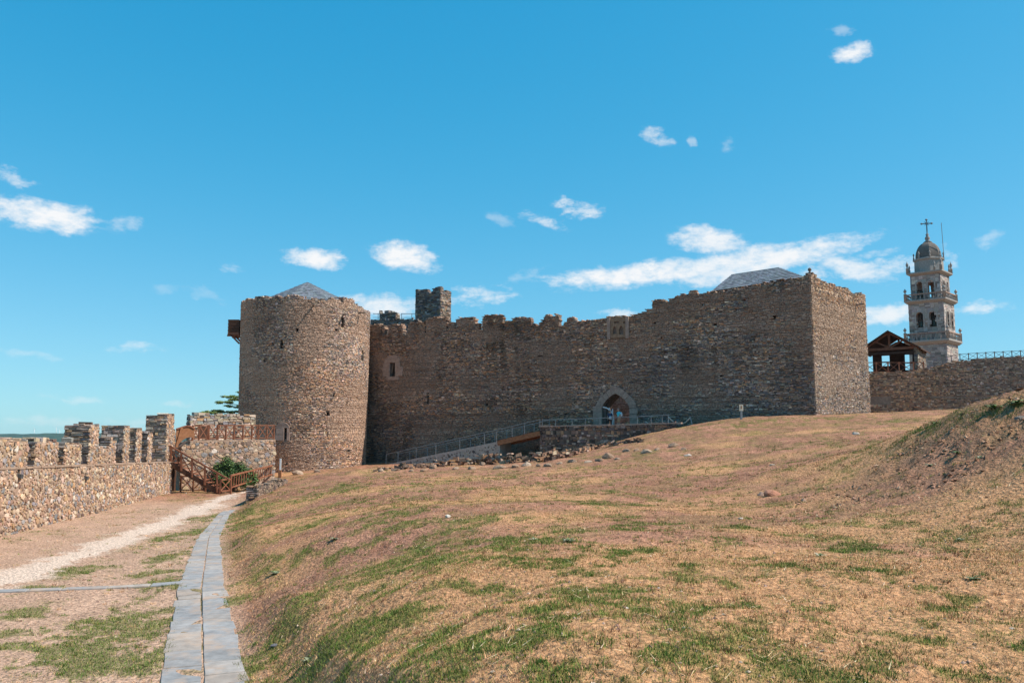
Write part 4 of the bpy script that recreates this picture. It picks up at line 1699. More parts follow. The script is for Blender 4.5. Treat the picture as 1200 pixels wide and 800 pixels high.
# upper wall behind the railing
UW = TWL.off(-2.2)
us0, us1 = UW.st(222.5, 500)[0], UW.st(299.5, 500)[0]
uprof = UW.prof([(218, 486), (226, 484.6), (250, 485.2), (275, 484.5), (300, 484.5)])
upper = thing('upper_wall', 'higher rubble wall behind the gallery railing beside the round tower', 'wall', (-20.5, 62, tz))
uo = [(lambda q: (q[0], q[1], const(q[2]), const(q[3])))(pxrect(UW, 252.5, 258, 496.5, 500.5))]
r1 = mason(UW, us0, us1, tz - .1, uprof, [rect_hole(*pxrect(UW, 252.5, 258, 496.5, 500.5), .03)], h=(.10, .22), l=(.18, .55), pal=[((.50, .38, .28), .3), ((.36, .27, .20), .25), ((.28, .255, .24), .2), ((.46, .28, .15), .1), ((.58, .49, .40), .1), ((.16, .12, .10), .05)], seed=61, bump=.06, through=.5, through_below=.5, ragged=.06, wav=.03)
mesh_np('masonry', r1['V'], r1['F'], M_STONE, upper, r1['C'], kind='stuff')
V, Fc = core(UW, list(np.linspace(us0 + .03, us1, 12)), tz - .5, uprof, uo, thick=.7)
mesh_np('wall_core', V, Fc, M_MORTAR_PALE, upper)
we = Wall(UW.pt(us0, 0, -.72), UW.pt(us0, 0, 0))
r2 = mason(we, 0, .72, tz - .1, lambda s: np.full(np.shape(s), uprof(np.array([us0]))[0]), h=(.08, .18), l=(.2, .5), pal=PAL_END, seed=63, bump=.06)
mesh_np('end_masonry', r2['V'], r2['F'], M_STONE, upper, r2['C'], kind='stuff')


# ------------------------------------------------------------------ timber railings
def part_bar(name, a, b, w, h, mat, parent):
    m = MB()
    m.bar(a, b, w, h)
    return m.build(name, mat, parent)


def x_railing(parent, pts, hgt, mat, post_w=.10, rail=.08, cross=True, every=None, bottom=.12, mat2=None):
    """posts at pts, top and bottom rail and a St Andrew's cross in each bay"""
    up = Vector((0, 0, hgt))
    for i, p in enumerate(pts):
        part_bar('post', p, p + up + Vector((0, 0, .05)), post_w, post_w, mat, parent)
    for a, b in zip(pts[:-1], pts[1:]):
        part_bar('top_rail', a + up, b + up, rail, rail * .9, mat, parent)
        lo = Vector((0, 0, bottom))
        part_bar('bottom_rail', a + lo, b + lo, rail * .8, rail * .7, mat2 or mat, parent)
        if cross:
            part_bar('cross_brace', a + lo, b + up, rail * .6, rail * .6, mat2 or mat, parent)
            part_bar('cross_brace', a + up, b + lo, rail * .55, rail * .65, mat2 or mat, parent)


gal = thing('gallery_railing', 'red-brown timber railing with crosses along the terrace edge', 'railing', (-19.7, 60, tz))
zrail = [TWL.st(u, 516)[0] for u in (245, 255, 265, 274.5, 285, 295.5, 303, 313, 321.5)]
x_railing(gal, [TWL.pt(s, float(tprof(np.array([s]))[0]), -.12) for s in zrail], 1.0, M_WOOD, .10, .09)
# boarded gate panel and boarded sloping flank
m = MB()
for k, u in enumerate(np.linspace(234.5, 243.5, 5)):
    s = TWL.st(u, 510)[0]
    z0_ = float(tprof(np.array([s]))[0])
    m = MB()
    m.box8([TWL.pt(s - .07, z0_ + .1, -.1), TWL.pt(s + .07, z0_ + .1, -.1), TWL.pt(s + .07, z0_ + .92, -.1), TWL.pt(s - .07, z0_ + .92, -.1), TWL.pt(s - .07, z0_ + .1, -.14), TWL.pt(s + .07, z0_ + .1, -.14), TWL.pt(s + .07, z0_ + .92, -.14), TWL.pt(s - .07, z0_ + .92, -.14)])
    m.build('plank', M_WOODD, gal)
zz = [TWL.st(u, 516)[0] for u in (226, 233.5, 243.4)]
x_railing(gal, [TWL.pt(s, float(tprof(np.array([s]))[0]), -.12) for s in zz], 1.0, M_WOOD, .10, .09)
flank = [(206.5, 523.5, 502.5), (210, 519.5, 501.5), (214, 515.5, 500.2), (218, 513, 499), (221.5, 512, 498.8), (225, 512.5, 500.2), (228, 513.5, 502)]
FL = Wall((-22.6, 57.4), (-20.9, 58.75))
for (a, b) in zip(flank[:-1], flank[1:]):
    q = [FL.st(a[0], a[1]), FL.st(b[0], b[1]), FL.st(b[0], b[2]), FL.st(a[0], a[2])]
    m = MB()
    m.box8([FL.pt(x, z, .0) for x, z in q] + [FL.pt(x, z, -.05) for x, z in q])
    m.build('plank', M_WOODO, gal)
fp = [FL.pt(*FL.st(a[0], a[2])) for a in flank]
for a, b in zip(fp[:-1], fp[1:]):
    part_bar('top_rail', a, b, .12, .09, M_WOOD, gal)
part_bar('post', FL.pt(*FL.st(206.5, 524)), FL.pt(*FL.st(213, 501)), .16, .16, M_WOODO, gal)

# stair from the wall walk down to the floor
stair = thing('wooden_stair', 'red-brown timber stair descending from the wall walk to the bailey floor', 'stairs', (-19.5, 55.6, 0))


def SP(u, v, y=55.4):
    return P(u, v, y)


for y in (55.4, 56.7):
    part_bar('stringer', SP(199.5, 543, y) + Vector((0, 0, 0)), SP(259, 578.5, y), .09, .30, M_WOODD, stair)
for t in np.linspace(.03, .97, 11):
    a = SP(199.5, 543).lerp(SP(259, 578.5), t) + Vector((0, 0, .10))
    m = MB()
    m.box(a.x - .15, a.x + .15, 55.38, 56.72, a.z - .03, a.z + .02)
    m.build('tread', M_WOOD, stair)
top0, top1 = (197.5, 521.5), (268, 561.5)


def rail_v(u):
    return top0[1] + (u - top0[0]) * (top1[1] - top0[1]) / (top1[0] - top0[0])


def str_v(u):
    return 543 + (u - 199.5) * (578.5 - 543) / (259 - 199.5)


for y in (55.36, 56.74):
    part_bar('handrail', SP(*top0, y), SP(*top1, y), .10, .10, M_WOOD, stair)
    pu = [200.5, 212.5, 225, 240, 254.5]
    for u in pu:
        part_bar('post', SP(u, str_v(u) + 1, y), SP(u, rail_v(u), y), .11, .11, M_WOOD, stair)
    for a, b in (zip(pu[:-1], pu[1:]) if y < 56 else ()):
        part_bar('mid_rail', SP(a, rail_v(a) + 4.5, y), SP(b, rail_v(b) + 4.5, y), .05, .06, M_WOOD, stair)
        part_bar('cross_brace', SP(a, str_v(a) - 3, y), SP(b, rail_v(b) + 4, y), .05, .05, M_WOOD, stair)
        part_bar('cross_brace', SP(a, rail_v(a) + 4, y), SP(b, str_v(b) - 3, y), .048, .055, M_WOOD, stair)
# landing
m = MB()
la, lb = SP(181, 541.5), SP(201, 541.5)
m.box(la.x, lb.x + .1, 55.3, 57.4, la.z - .14, la.z)
m.build('landing', M_WOODD, stair)
for y in (55.36,):
    x_railing(stair, [P(183.5, 541.5, y), P(200, 541.5, y)], 1.0, M_WOOD, .10, .08)
part_bar('gap_shade_bar', SP(203.5, 545, 57.6), Vector((SP(203.5, 545, 57.6).x, 57.6, -.1)), .3, .3, M_WOODD, stair)  # added dark bar standing in for the shaded gap beside the terrace wall

lat = thing('lattice_fence', 'short timber fence with crosses under the stair', 'fence', (-21.5, 57.2, 0))
pts_ = [P(u, 575, 57.0) for u in (211.5, 226, 240.5)]
x_railing(lat, [Vector((p.x, p.y, -.02)) for p in pts_], 1.0, M_WOOD, .09, .08)
bal = thing('ramp_balustrade', 'timber balustrade with slanting bars climbing beside the bush', 'railing', (-17.6, 58, 0))
b0, b1 = P(270.5, 573, 56.5), P(320, 556.5, 62.0)
t0_, t1_ = P(270.5, 557, 56.5), P(320, 545, 62.0)
part_bar('top_rail', t0_, t1_, .12, .10, M_WOOD, bal)
part_bar('bottom_rail', b0.lerp(t0_, .12), b1.lerp(t1_, .12), .09, .08, M_WOOD, bal)
for k in range(19):
    t = k / 18
    tt = min(1, t + .022)
    part_bar('baluster', b0.lerp(b1, t).lerp(t0_.lerp(t1_, t), .12), t0_.lerp(t1_, tt), .06, .05, M_WOOD, bal)
for t in (0, .5, 1):
    part_bar('post', b0.lerp(b1, t) - Vector((0, 0, .3)), t0_.lerp(t1_, t) + Vector((0, 0, .06)), .12, .12, M_WOOD, bal)
pl = [P(258, 576, 55.4), P(270, 573, 56.5)]
x_railing(bal, [Vector((p.x, p.y, -.02)) for p in pl], .85, M_WOOD, .1, .08)
bk = [P(287, 550, 63), P(320, 541, 66)]
part_bar('rear_rail', bk[0], bk[1], .1, .1, M_WOODD, bal)
for t in (.1, .5, .9):
    q = bk[0].lerp(bk[1], t)
    part_bar('post', q - Vector((0, 0, 1.1)), q, .1, .1, M_WOODD, bal)

# pale pole with wooden foot
pb = P(328, 560, 60)
pole = thing('marker_pole', 'thin pale pole in a wooden foot before the round tower', 'pole', (pb.x, pb.y, pb.z))
part_bar('shaft', pb, P(328.8, 537, 60), .10, .10, M_PALEM, pole)
part_bar('foot', pb - Vector((0, 0, .4)), P(328, 550.5, 60), .2, .2, M_WOODO, pole)

# stub of an old wall sticking out of the bank
ST = Wall((P(290, 580, 44)).to_2d(), (P(322, 572, 50)).to_2d())
stub = thing('wall_stub', 'low stub of old masonry jutting from the grassy bank', 'wall', tuple(P(300, 580, 45)))
zs0 = P(289, 590, 44).z
zs1 = P(289, 568.5, 44).z
masonry_block('masonry', ST, 0, ST.L + 1.0, .5, -.1, zs0 - .6, zs1, stub, 301, pal_in=[((.20, .145, .11), .4), ((.12, .095, .08), .3), ((.28, .20, .145), .3)], rag=.10, mort=(.16, .12, .09))

# ------------------------------------------------------------------ ramp, bridge and gate platform
Wf = W.off(3.4)
ramp = thing('access_ramp', 'pale rendered masonry ramp rising along the castle wall', 'ramp', tuple(Wf.pt(*Wf.st(520, 540))))
rprof = Wf.prof([(448, 545), (455, 543.3), (585.5, 516.8)])
ra0, ra1 = Wf.st(450, 544)[0], Wf.st(585.5, 517)[0]
V, Fc = core(Wf, np.linspace(ra0, ra1, 14), -1, rprof, d0=0.0, thick=2.2, drop=0)
mesh_np('ramp_body', V, Fc, M_RENDER, ramp)
Rr = rubble(Wf, ra0 + .2, ra1 - .1, lambda s: .2, lambda s: float(rprof(np.array([s]))[0]) - .15, [(.12, .2, 160), (.07, .14, 700)], 19, [((.22, .19, .165), .5), ((.14, .115, .10), .3), ((.34, .27, .21), .2)], proud=(.008, .03))
rubble_obj(Rr, np.arange(Rr['n']), 'masonry', ramp, kind='stuff')

bridge = thing('timber_bridge', 'short timber bridge deck linking the ramp to the gate platform', 'bridge', tuple(Wf.pt(*Wf.st(608, 515))))
d0_, d1_ = Wf.st(583.5, 516.4), Wf.st(633.5, 504.6)
for dd in (0.05, -2.25):
    m = MB()
    a, b = Wf.pt(d0_[0], d0_[1] - .22, dd), Wf.pt(d1_[0], d1_[1] - .22, dd)
    m.bar(a, b, .12, .40)
    m.build('edge_beam', M_WOODO, bridge)
for k in range(20):
    t0_, t1_ = k / 20, (k + .92) / 20
    a = Wf.pt(d0_[0] + (d1_[0] - d0_[0]) * t0_, d0_[1] + (d1_[1] - d0_[1]) * t0_, 0)
    b = Wf.pt(d0_[0] + (d1_[0] - d0_[0]) * t1_, d0_[1] + (d1_[1] - d0_[1]) * t1_, 0)
    nb = Vector((W.n[0], W.n[1], 0)) * 2.2
    up = Vector((0, 0, .05))
    m = MB()
    m.box8([a, b, b + up, a + up, a - nb, b - nb, b - nb + up, a - nb + up])
    m.build('plank', M_WOODO if k % 3 else M_WOOD, bridge)

plat = thing('gate_platform', 'dark masonry platform in front of the gateway', 'platform', tuple(Wf.pt(*Wf.st(700, 510))))
p0_, p1_ = Wf.st(632.5, 510)[0], Wf.st(792, 500)[0]
pprof = Wf.prof([(625, 499.6), (632, 499.3), (720, 497.8), (785, 495.6), (800, 495.3)])
PLAT_PAL = [((.26, .165, .12), .3), ((.16, .118, .10), .25), ((.36, .205, .12), .18), ((.40, .30, .24), .14), ((.09, .065, .055), .13)]
r1 = mason(Wf, p0_, p1_, -.5, pprof, h=(.12, .30), l=(.16, .5), pal=PLAT_PAL, seed=71, bump=.07, ragged=.02, wav=.02,
           stain=lambda s, z: .72 + .75 * fbm(s * 1.6, z * .25, 3, 72))
mesh_np('masonry', r1['V'], r1['F'], M_STONE, plat, r1['C'], kind='stuff')
V, Fc = core(Wf, np.linspace(p0_ + .04, p1_, 12), -.5, pprof, thick=3.3, drop=.24)
mesh_np('platform_core', V, Fc, M_MORTAR_DARK, plat)
rr = random.Random(8)
x = p0_ - .06
while x < p1_ - .3:
    ln = rr.uniform(.5, 1.0)
    za, zb = [float(pprof(np.array([q]))[0]) for q in (x, x + ln)]
    m = MB()
    h_ = rr.uniform(.10, .14)
    m.box8([Wf.pt(x + .01, za - .07, .08), Wf.pt(x + ln - .01, zb - .07, .08), Wf.pt(x + ln - .01, zb + h_ - .07, .07), Wf.pt(x + .01, za + h_ - .07, .07), Wf.pt(x + .01, za - .07, -.4), Wf.pt(x + ln - .01, zb - .07, -.4), Wf.pt(x + ln - .01, zb + h_ - .07, -.4), Wf.pt(x + .01, za + h_ - .07, -.4)])
    m.build('coping_stone', M_ASHLAR, plat)
    x += ln
PLZ = float(pprof(np.array([Wf.st(722, 498)[0]]))[0]) + .0


# steel railings, near and far side
def steel_railing(name, label, path_pts, posts, parent_loc, hgt, infill=2, w=.05):
    t = thing(name, label, 'railing', parent_loc)
    up = Vector((0, 0, hgt))
    for a, b in zip(path_pts[:-1], path_pts[1:]):
        part_bar('top_rail', a + up, b + up, .055, .055, M_STEEL, t)
        for k in range(infill):
            q = Vector((0, 0, hgt * (k + .35) / (infill + .2)))
            part_bar('cable', a + q, b + q, .014, .014, M_STEEL, t)
    for p in posts:
        part_bar('post', p - Vector((0, 0, .05)), p + up, w * 1.3, w, M_STEEL, t)
    return t


def on_ramp(u, d):
    s = Wf.st(u, 520)[0]
    if u < 585:
        z = float(rprof(np.array([s]))[0])
    else:
        t = (s - d0_[0]) / (d1_[0] - d0_[0])
        z = d0_[1] + (d1_[1] - d0_[1]) * t + .04
    return Wf.pt(s, z, d)


for (dd, lb) in ((-.12, 'slim steel railing on the outer edge of the sloping ramp'), (-2.1, 'slim steel railing on the inner edge of the ramp beside the wall')):
    us = [452, 466, 487, 510, 538, 567, 581, 599.5, 614, 632]
    steel_railing('ramp_railing', lb, [on_ramp(452, dd), on_ramp(585, dd), on_ramp(632.3, dd)], [on_ramp(u, dd) for u in us], tuple(on_ramp(520, dd)), 1.0)
pr = [(635.5, 491.8), (672, 490.8), (720, 489), (783, 486.2)]
for (dd, lb) in ((-.25, 'low steel railing along the front of the gate platform'),):
    bp_ = []
    for (u, v) in pr:
        s, z = Wf.off(dd).st(u, v)
        bp_.append(Wf.pt(s, z - .75, dd))
    posts = []
    for u in (635.5, 651, 670.5, 686, 703, 747, 763, 776, 783):
        v = np.interp(u, [q[0] for q in pr], [q[1] for q in pr])
        s, z = Wf.off(dd).st(u, v)
        posts.append(Wf.pt(s, z - .75, dd))
    steel_railing('platform_railing', lb, bp_, posts, tuple(bp_[0]), .75, infill=1)

# open gate leaf with a curved head
leaf = thing('gate_leaf', 'pale steel gate leaf with curved head standing open in the gateway', 'gate', tuple(Wf.pt(Wf.st(719, 495)[0], PLZ, -2.0)))
Wl = Wf.off(-2.0)
arc = []
for t in np.linspace(0, 1, 9):
    u = 706.5 + 12.7 * math.sin(t * math.pi / 2)
    v = 477 + 15.5 * (1 - math.cos(t * math.pi / 2))
    arc.append(Wl.pt(*Wl.st(u, v)))
m = MB()
m.tube(arc + [Vector((arc[-1].x, arc[-1].y, PLZ - .02))], .055, 8)
m.build('curved_frame', M_PALEM, leaf, smooth=True)
for t in (1, 3, 5, 6):
    part_bar('bar', Vector((arc[t].x, arc[t].y, PLZ)), arc[t], .03, .03, M_STEEL, leaf)
for (u, v0) in ((713.5, 477.5), (717.5, 479)):
    part_bar('upright', Vector((Wl.pt(*Wl.st(u, 495)).x, Wl.pt(*Wl.st(u, 495)).y, PLZ)) - Vector((0, .25, 0)), Wl.pt(*Wl.st(u, v0)) - Vector((0, .25, 0)), .07, .07, M_PALEM, leaf)

# rope barrier at the right end of the platform
rope = thing('rope_barrier', 'sagging rope strung between thin metal posts at the platform end', 'barrier', tuple(P(784, 508, 72)))
posts = [(P(784.5, 508, 72), P(783.3, 488, 72)), (P(813.5, 503, 71), P(809, 488.5, 71)), (P(721.5, 527, 74.2), P(721, 503, 74.2)), (P(757, 518, 73), P(756.5, 493.5, 73))]
for a, b in posts:
    m = MB()
    m.tube([a - Vector((0, 0, .4)), b], .045, 8)
    m.build('post', M_STEEL, rope, smooth=True)


def sag(a, b, drop, n=14):
    return [a.lerp(b, t) - Vector((0, 0, drop * 4 * t * (1 - t))) for t in np.linspace(0, 1, n)]


for (a, b, dr) in [(posts[0][1], posts[1][1], .62), (posts[3][1], posts[0][0] + Vector((0, 0, .35)), .30), (posts[2][1] + Vector((0, 0, -.1)), posts[3][0] + Vector((0, 0, .8)), .5)]:
    m = MB()
    m.tube(sag(a, b, dr), .05, 7)
    m.build('rope', M_ROPE, rope, smooth=True)

# little sign post on the crest
sp = ground_hit(868.5, 491) or P(868.5, 491, 62)
sb_ = P(868.5, 493, sp.y)
sign = thing('sign_post', 'small grey post with pale information plate on the grassy crest', 'sign', tuple(sb_))
part_bar('post', sb_ - Vector((0, 0, .4)), P(868.5, 481, sp.y), .20, .14, M_STEEL, sign)
m = MB()
c = P(868.5, 477.7, sp.y - .02)
m.box(c.x - .14, c.x + .14, c.y - .06, c.y + .02, c.z - .22, c.z + .24)
m.build('plate', noise_mat('pale_sign', (.55, .46, .34), (.66, .57, .44), 4, bump=.05), sign)
m = MB()
m.box(c.x - .035, c.x + .035, c.y - .068, c.y - .06, c.z - .06, c.z + .14)
m.build('printed_mark', M_WOODO, sign)


# ------------------------------------------------------------------ ruined footing in front of the ramp and its boulders
ORD = ['first', 'second', 'third', 'fourth', 'fifth', 'sixth', 'seventh', 'eighth', 'ninth', 'tenth', 'eleventh', 'twelfth', 'thirteenth', 'fourteenth', 'fifteenth', 'sixteenth', 'seventeenth', 'eighteenth', 'nineteenth', 'twentieth', 'twenty-first', 'twenty-second', 'twenty-third', 'twenty-fourth', 'twenty-fifth']


def rock(name, label, cat, c, rx, ry, rz, col, seed, parent=None, group=None, sink=.3, n=2):
    rg = np.random.default_rng(seed)
    bm = bmesh.new()
    bmesh.ops.create_icosphere(bm, subdivisions=n, radius=1.0)
    off = rg.uniform(0, 50, 3)
    pl = [(Vector(rg.normal(0, 1, 3)).normalized(), rg.uniform(.55, .85)) for _ in range(9)]
    for v in bm.verts:
        p = v.co.copy()
        for (nn, dd) in pl:
            e = p.dot(nn) - dd
            if e > 0:
                p -= nn * e * .85
        k = 1 + .10 * math.sin(3.1 * p.x + off[0]) * math.sin(2.7 * p.y + off[1]) + .05 * math.sin(7 * p.z + off[2] + 5 * p.x)
        v.co = p * k
    me = bpy.data.meshes.new(name)
    bm.to_mesh(me)
    bm.free()
    at = me.color_attributes.new('Col', 'FLOAT_COLOR', 'POINT')
    at.data.foreach_set('color', np.tile(np.array([*col, 1], dtype=np.float32), len(me.vertices)))
    me.polygons.foreach_set('use_smooth', np.zeros(len(me.polygons), dtype=bool))
    me.materials.append(M_ROCK)
    o = bpy.data.objects.new(name, me)
    link(o)
    o.scale = (rx, ry, rz)
    o.rotation_euler = (rg.uniform(-.15, .15), rg.uniform(-.15, .15), rg.uniform(0, 6.28))
    o.location = (c[0], c[1], c[2] + rz * .10)
    if label:
        tag(o, label, cat, group)
    return o


ruin = thing('ruined_wall', 'low broken footing of loose stones before the ramp and platform', 'ruin', tuple(P(600, 540, 68)))
rw = [(440, 551), (470, 549.5), (510, 547), (560, 543.5), (600, 542), (640, 540), (668, 535), (695, 527), (725, 521), (752, 517)]
rp = []
for (u, v) in rw:
    h_ = ground_hit(u, v)
    if h_ is None:
        h_ = P(u, v, 66)
    rp.append(h_)
RUIN_PAL = [((.20, .125, .085), .38), ((.30, .185, .12), .22), ((.115, .085, .07), .22), ((.40, .30, .22), .13), ((.38, .21, .11), .05)]


def octa(pos, size, col, seed):
    rg = np.random.default_rng(seed)
    n = len(pos)
    base = np.array([[1, -1, -1], [1, 1, -1], [-1, 1, -1], [-1, -1, -1], [1, -1, 1], [1, 1, 1], [-1, 1, 1], [-1, -1, 1]], float) * .62
    v = base[None] * rg.uniform(.8, 1.15, (n, 8, 1)) + rg.uniform(-.12, .12, (n, 8, 3))
    a = rg.uniform(0, 6.28, n)
    ca, sa = np.cos(a)[:, None], np.sin(a)[:, None]
    X = (v[..., 0] * ca - v[..., 1] * sa) * rg.uniform(.8, 1.5, n)[:, None]
    Y = v[..., 0] * sa + v[..., 1] * ca
    tlt = rg.normal(0, .25, n)[:, None]
    Z = v[..., 2] * rg.uniform(.35, .8, n)[:, None] + X * tlt
    V = pos[:, None, :] + np.stack([X, Y, Z], -1) * size[:, None, None]
    Fc = (np.arange(n)[:, None, None] * 8 + np.array([[0, 3, 2, 1], [4, 5, 6, 7], [0, 1, 5, 4], [1, 2, 6, 5], [2, 3, 7, 6], [3, 0, 4, 7]])[None]).reshape(-1, 4)
    return V.reshape(-1, 3), Fc, np.repeat(col, 8, 0)


rgR = np.random.default_rng(404)
pos_, siz_ = [], []
for k, (a, b) in enumerate(zip(rp[:-1], rp[1:])):
    ph = [.16, .26, .42, .52, .55, .52, .40, .25, .15][k]
    L_ = (b - a).length
    for _ in range(int(L_ * 26 * (ph + .15))):
        t = rgR.random()
        p = a.lerp(b, t)
        hh = ph * (.6 + .8 * float(vnoise(np.array([t * L_ * 1.3 + k * 7]), np.array([2.0]), 9)[0]))
        q = rgR.random()
        off = rgR.normal(0, .28) * (1.25 - q)
        x_, y_ = p.x + rgR.normal(0, .1), p.y + off
        pos_.append((x_, y_, z_at(x_, y_) + q * hh))
        siz_.append(rgR.uniform(.10, .26))
pos_, siz_ = np.array(pos_), np.array(siz_)
V, Fc, C = octa(pos_, siz_, pal_pick(rgR, RUIN_PAL, len(pos_)), 12)
mesh_np('loose_stones', V, Fc, M_STONE, ruin, C, kind='stuff')
bl = [(447, 552, 10, 5), (464, 551.5, 13, 5), (482, 552, 7, 4), (497, 552, 10, 6), (508, 549, 11, 9), (534, 549.5, 9, 4), (553, 549.5, 12, 5), (566, 545, 7, 8), (586, 548.5, 17, 6), (604, 547.5, 13, 7), (617, 545.5, 15, 8),
      (631, 546.5, 9, 5), (642, 546, 12, 5), (655, 543.5, 9, 4), (671, 541, 14, 5), (689, 541.5, 10, 4), (702, 540, 12, 6), (713, 536.5, 15, 9), (724, 538, 9, 4), (734, 529, 10, 5), (746, 527.5, 10, 4), (758, 530, 15, 7), (770, 527, 9, 4), (791, 522.5, 18, 6), (801, 526.5, 10, 4)]
rg0 = random.Random(4)
for i, (u, v, w_, h_) in enumerate(bl):
    g = ground_hit(u, v) or P(u, v, 60)
    k = g.y / F
    col = rg0.choice([(.30, .21, .145), (.35, .255, .18), (.25, .17, .115), (.31, .195, .125), (.38, .29, .215)])
    rock('boulder', f'pale boulder, {ORD[i]} from the left in the row before the ruined footing', 'boulder', g, w_ * k * .56, w_ * k * .42, h_ * k * .62, col, 500 + i, group='boulders along the ruined footing', sink=.3)
for (u, v, w_, h_, lb, col) in [(349, 556, 15, 8, 'large pale boulder at the foot of the round tower', (.36, .265, .19)), (371, 553, 10, 5, 'smaller pale boulder to the right of the round tower boulder', (.34, .26, .195)),
                                (1003, 508.5, 11, 5, 'white stone lying alone on the turf below the square tower', (.46, .38, .31)), (904, 580.5, 24, 10, 'flat reddish stone lying on the dry turf', (.42, .20, .125)), (891.5, 580.5, 9, 7, 'grey lump of stone beside the flat reddish stone', (.30, .22, .18)),
                                (868, 607.5, 7, 3, 'small pale stone below the flat reddish stone', (.55, .48, .40)), (322, 756, 10, 4, 'dark slate chip near the slab path', (.17, .17, .18)), (525, 606, 8, 5, 'bright white pebble on the upper bank', (.62, .58, .5)),
                                (1196, 491, 18, 8, 'grey stone set in the earth mound at the picture edge', (.20, .175, .15)), (905, 545, 7, 3, 'pale pebble on the turf under the sign post', (.46, .38, .3)), (806, 534, 9, 4, 'pale flat stone at the end of the boulder row', (.5, .42, .35))]:
    g = ground_hit(u, v) or P(u, v, 40)
    k = g.y / F
    rock('stone', lb, 'stone', g, w_ * k * .55, w_ * k * .4, h_ * k * .62, col, int(u), sink=.3)

# ------------------------------------------------------------------ bailey wall on the right with its railing
RW = Wall((30.5, 80.5), (52.0, 76.5))
rwall = thing('bailey_wall', 'brown slate bailey wall behind the square tower carrying a railing', 'wall', (38, 76, 4))
rwp = RW.prof([(1000, 437), (1021, 437), (1073, 433.5), (1086, 431), (1099, 428.6), (1121, 422), (1152, 420), (1200, 417.6), (1260, 414)])
r0_, r1_ = 0.0, RW.L
nic = pxrect(RW, 1015, 1045, 464, 473.5)
acx, acz = RW.st(1197, 468)
arad = 1.05
arch_o = (acx - arad, acx + arad, const(2.0), lambda s: acz + math.sqrt(max(0, arad * arad - (s - acx) ** 2)))
nic_o = (max(0, nic[0]), nic[1], const(nic[2]), const(nic[3]))


def tint_rw(s, z):
    n = fbm(s * .3, z * .35, 4, 85)
    warm = 1 - sstep(s, 7, 14)  # sunlit warmth of the left part put into the stone colour
    k = (.70 + .6 * n)
    return k[:, None] * np.stack([1 + .22 * warm, 1 + .04 * warm, 1 - .12 * warm], 1)


RWPAL = [((.36, .26, .19), .3), ((.24, .19, .155), .22), ((.44, .30, .20), .22), ((.48, .40, .33), .14), ((.14, .11, .095), .12)]
led = pxrect(RW, 1092, 1186, 464.5, 465.8)
r1 = mason(RW, 0, RW.L, 3.5, rwp, [rect_hole(*nic, .02), rect_hole(*led, .02), lambda s, z: (np.hypot(s - acx, z - acz) < arad + .02) | ((np.abs(s - acx) < arad + .02) & (z < acz))], h=(.06, .14), l=(.10, .38), pal=RWPAL, seed=81, bump=.05, gap=.008, through=.5, through_below=.4, ragged=.06, stain=tint_rw)
mesh_np('masonry', r1['V'], r1['F'], M_STONE, rwall, r1['C'], kind='stuff')
V, Fc = core(RW, list(np.arange(0, RW.L, .5)) + [RW.L], 3.5, rwp, [arch_o], thick=.7, drop=.1)
mesh_np('wall_core', V, Fc, M_MORTAR_WARM, rwall)
V, Fc = core(RW.off(-1.4), list(np.arange(0, RW.L, 1.0)) + [RW.L], 3.5, rwp, [], thick=.5, drop=.4)
mesh_np('wall_back', V, Fc, M_MORTAR_DARK, rwall)
rl = thing('wall_railing', 'thin dark timber railing running along the top of the bailey wall', 'railing', (40, 76, 8))
us = list(np.arange(1096, 1262, 10.2))
pts_ = []
for u in us:
    s, z = RW.st(u, float(np.interp(u, [1076, 1121, 1200, 1262], [430.5, 421.5, 417.5, 414])))
    pts_.append(RW.pt(s, float(rwp(np.array([s]))[0]) - .05, -.35))
x_railing(rl, pts_, .62, M_GREYWOOD, .06, .045, cross=True, bottom=.1)

# ------------------------------------------------------------------ timber pavilion on the wall
PA = P(1009, 410, 84.5)
PB = PA + Vector((.83, -.55, 0))
G = Wall(PA, PB)
pav = thing('timber_pavilion', 'open timber pavilion with truss gable standing on the bailey wall', 'pavilion', (PA.x, PA.y, 7))
ge = G.st(1073, 410)[0]
apx_ = G.st(1041.3, 389.5)
evL, evR = (2 * apx_[0] - G.st(1076, 408)[0], G.st(1076, 407.5)[1]), G.st(1076, 407.5)
fl_z = G.st(1045, 437)[1] - .6
tie0 = (evL[0] + .2, evR[1] + .05)
tie1 = (evR[0] - .2, evR[1] + .05)
DEP = 5.5
ax = Vector((-G.n[0], -G.n[1], 0))


def gp(s, z, d=0.0):
    return G.pt(s, z, d)


for (d, nm) in ((.0, 'front'), (-DEP, 'rear')):
    part_bar('rafter', gp(*evL, d), gp(*apx_, d), .16, .22, M_WOOD, pav)
    part_bar('rafter', gp(*evR, d), gp(*apx_, d), .16, .22, M_WOOD, pav)
    part_bar('tie_beam', gp(*tie0, d), gp(*tie1, d), .18, .24, M_WOOD, pav)
    part_bar('king_post', gp(apx_[0], tie0[1], d), gp(*apx_, d), .16, .16, M_WOOD, pav)
    part_bar('strut', gp(apx_[0], tie0[1] + .12, d), gp((apx_[0] + evL[0]) / 2, (apx_[1] + evL[1]) / 2, d), .12, .14, M_WOOD, pav)
    part_bar('strut', gp(apx_[0], tie0[1] + .12, d), gp((apx_[0] + evR[0]) / 2, (apx_[1] + evR[1]) / 2, d), .12, .14, M_WOOD, pav)
part_bar('lintel_beam', gp(tie0[0], tie0[1] - .42, .02), gp(tie1[0], tie1[1] - .42, .02), .16, .2, M_WOODD, pav)
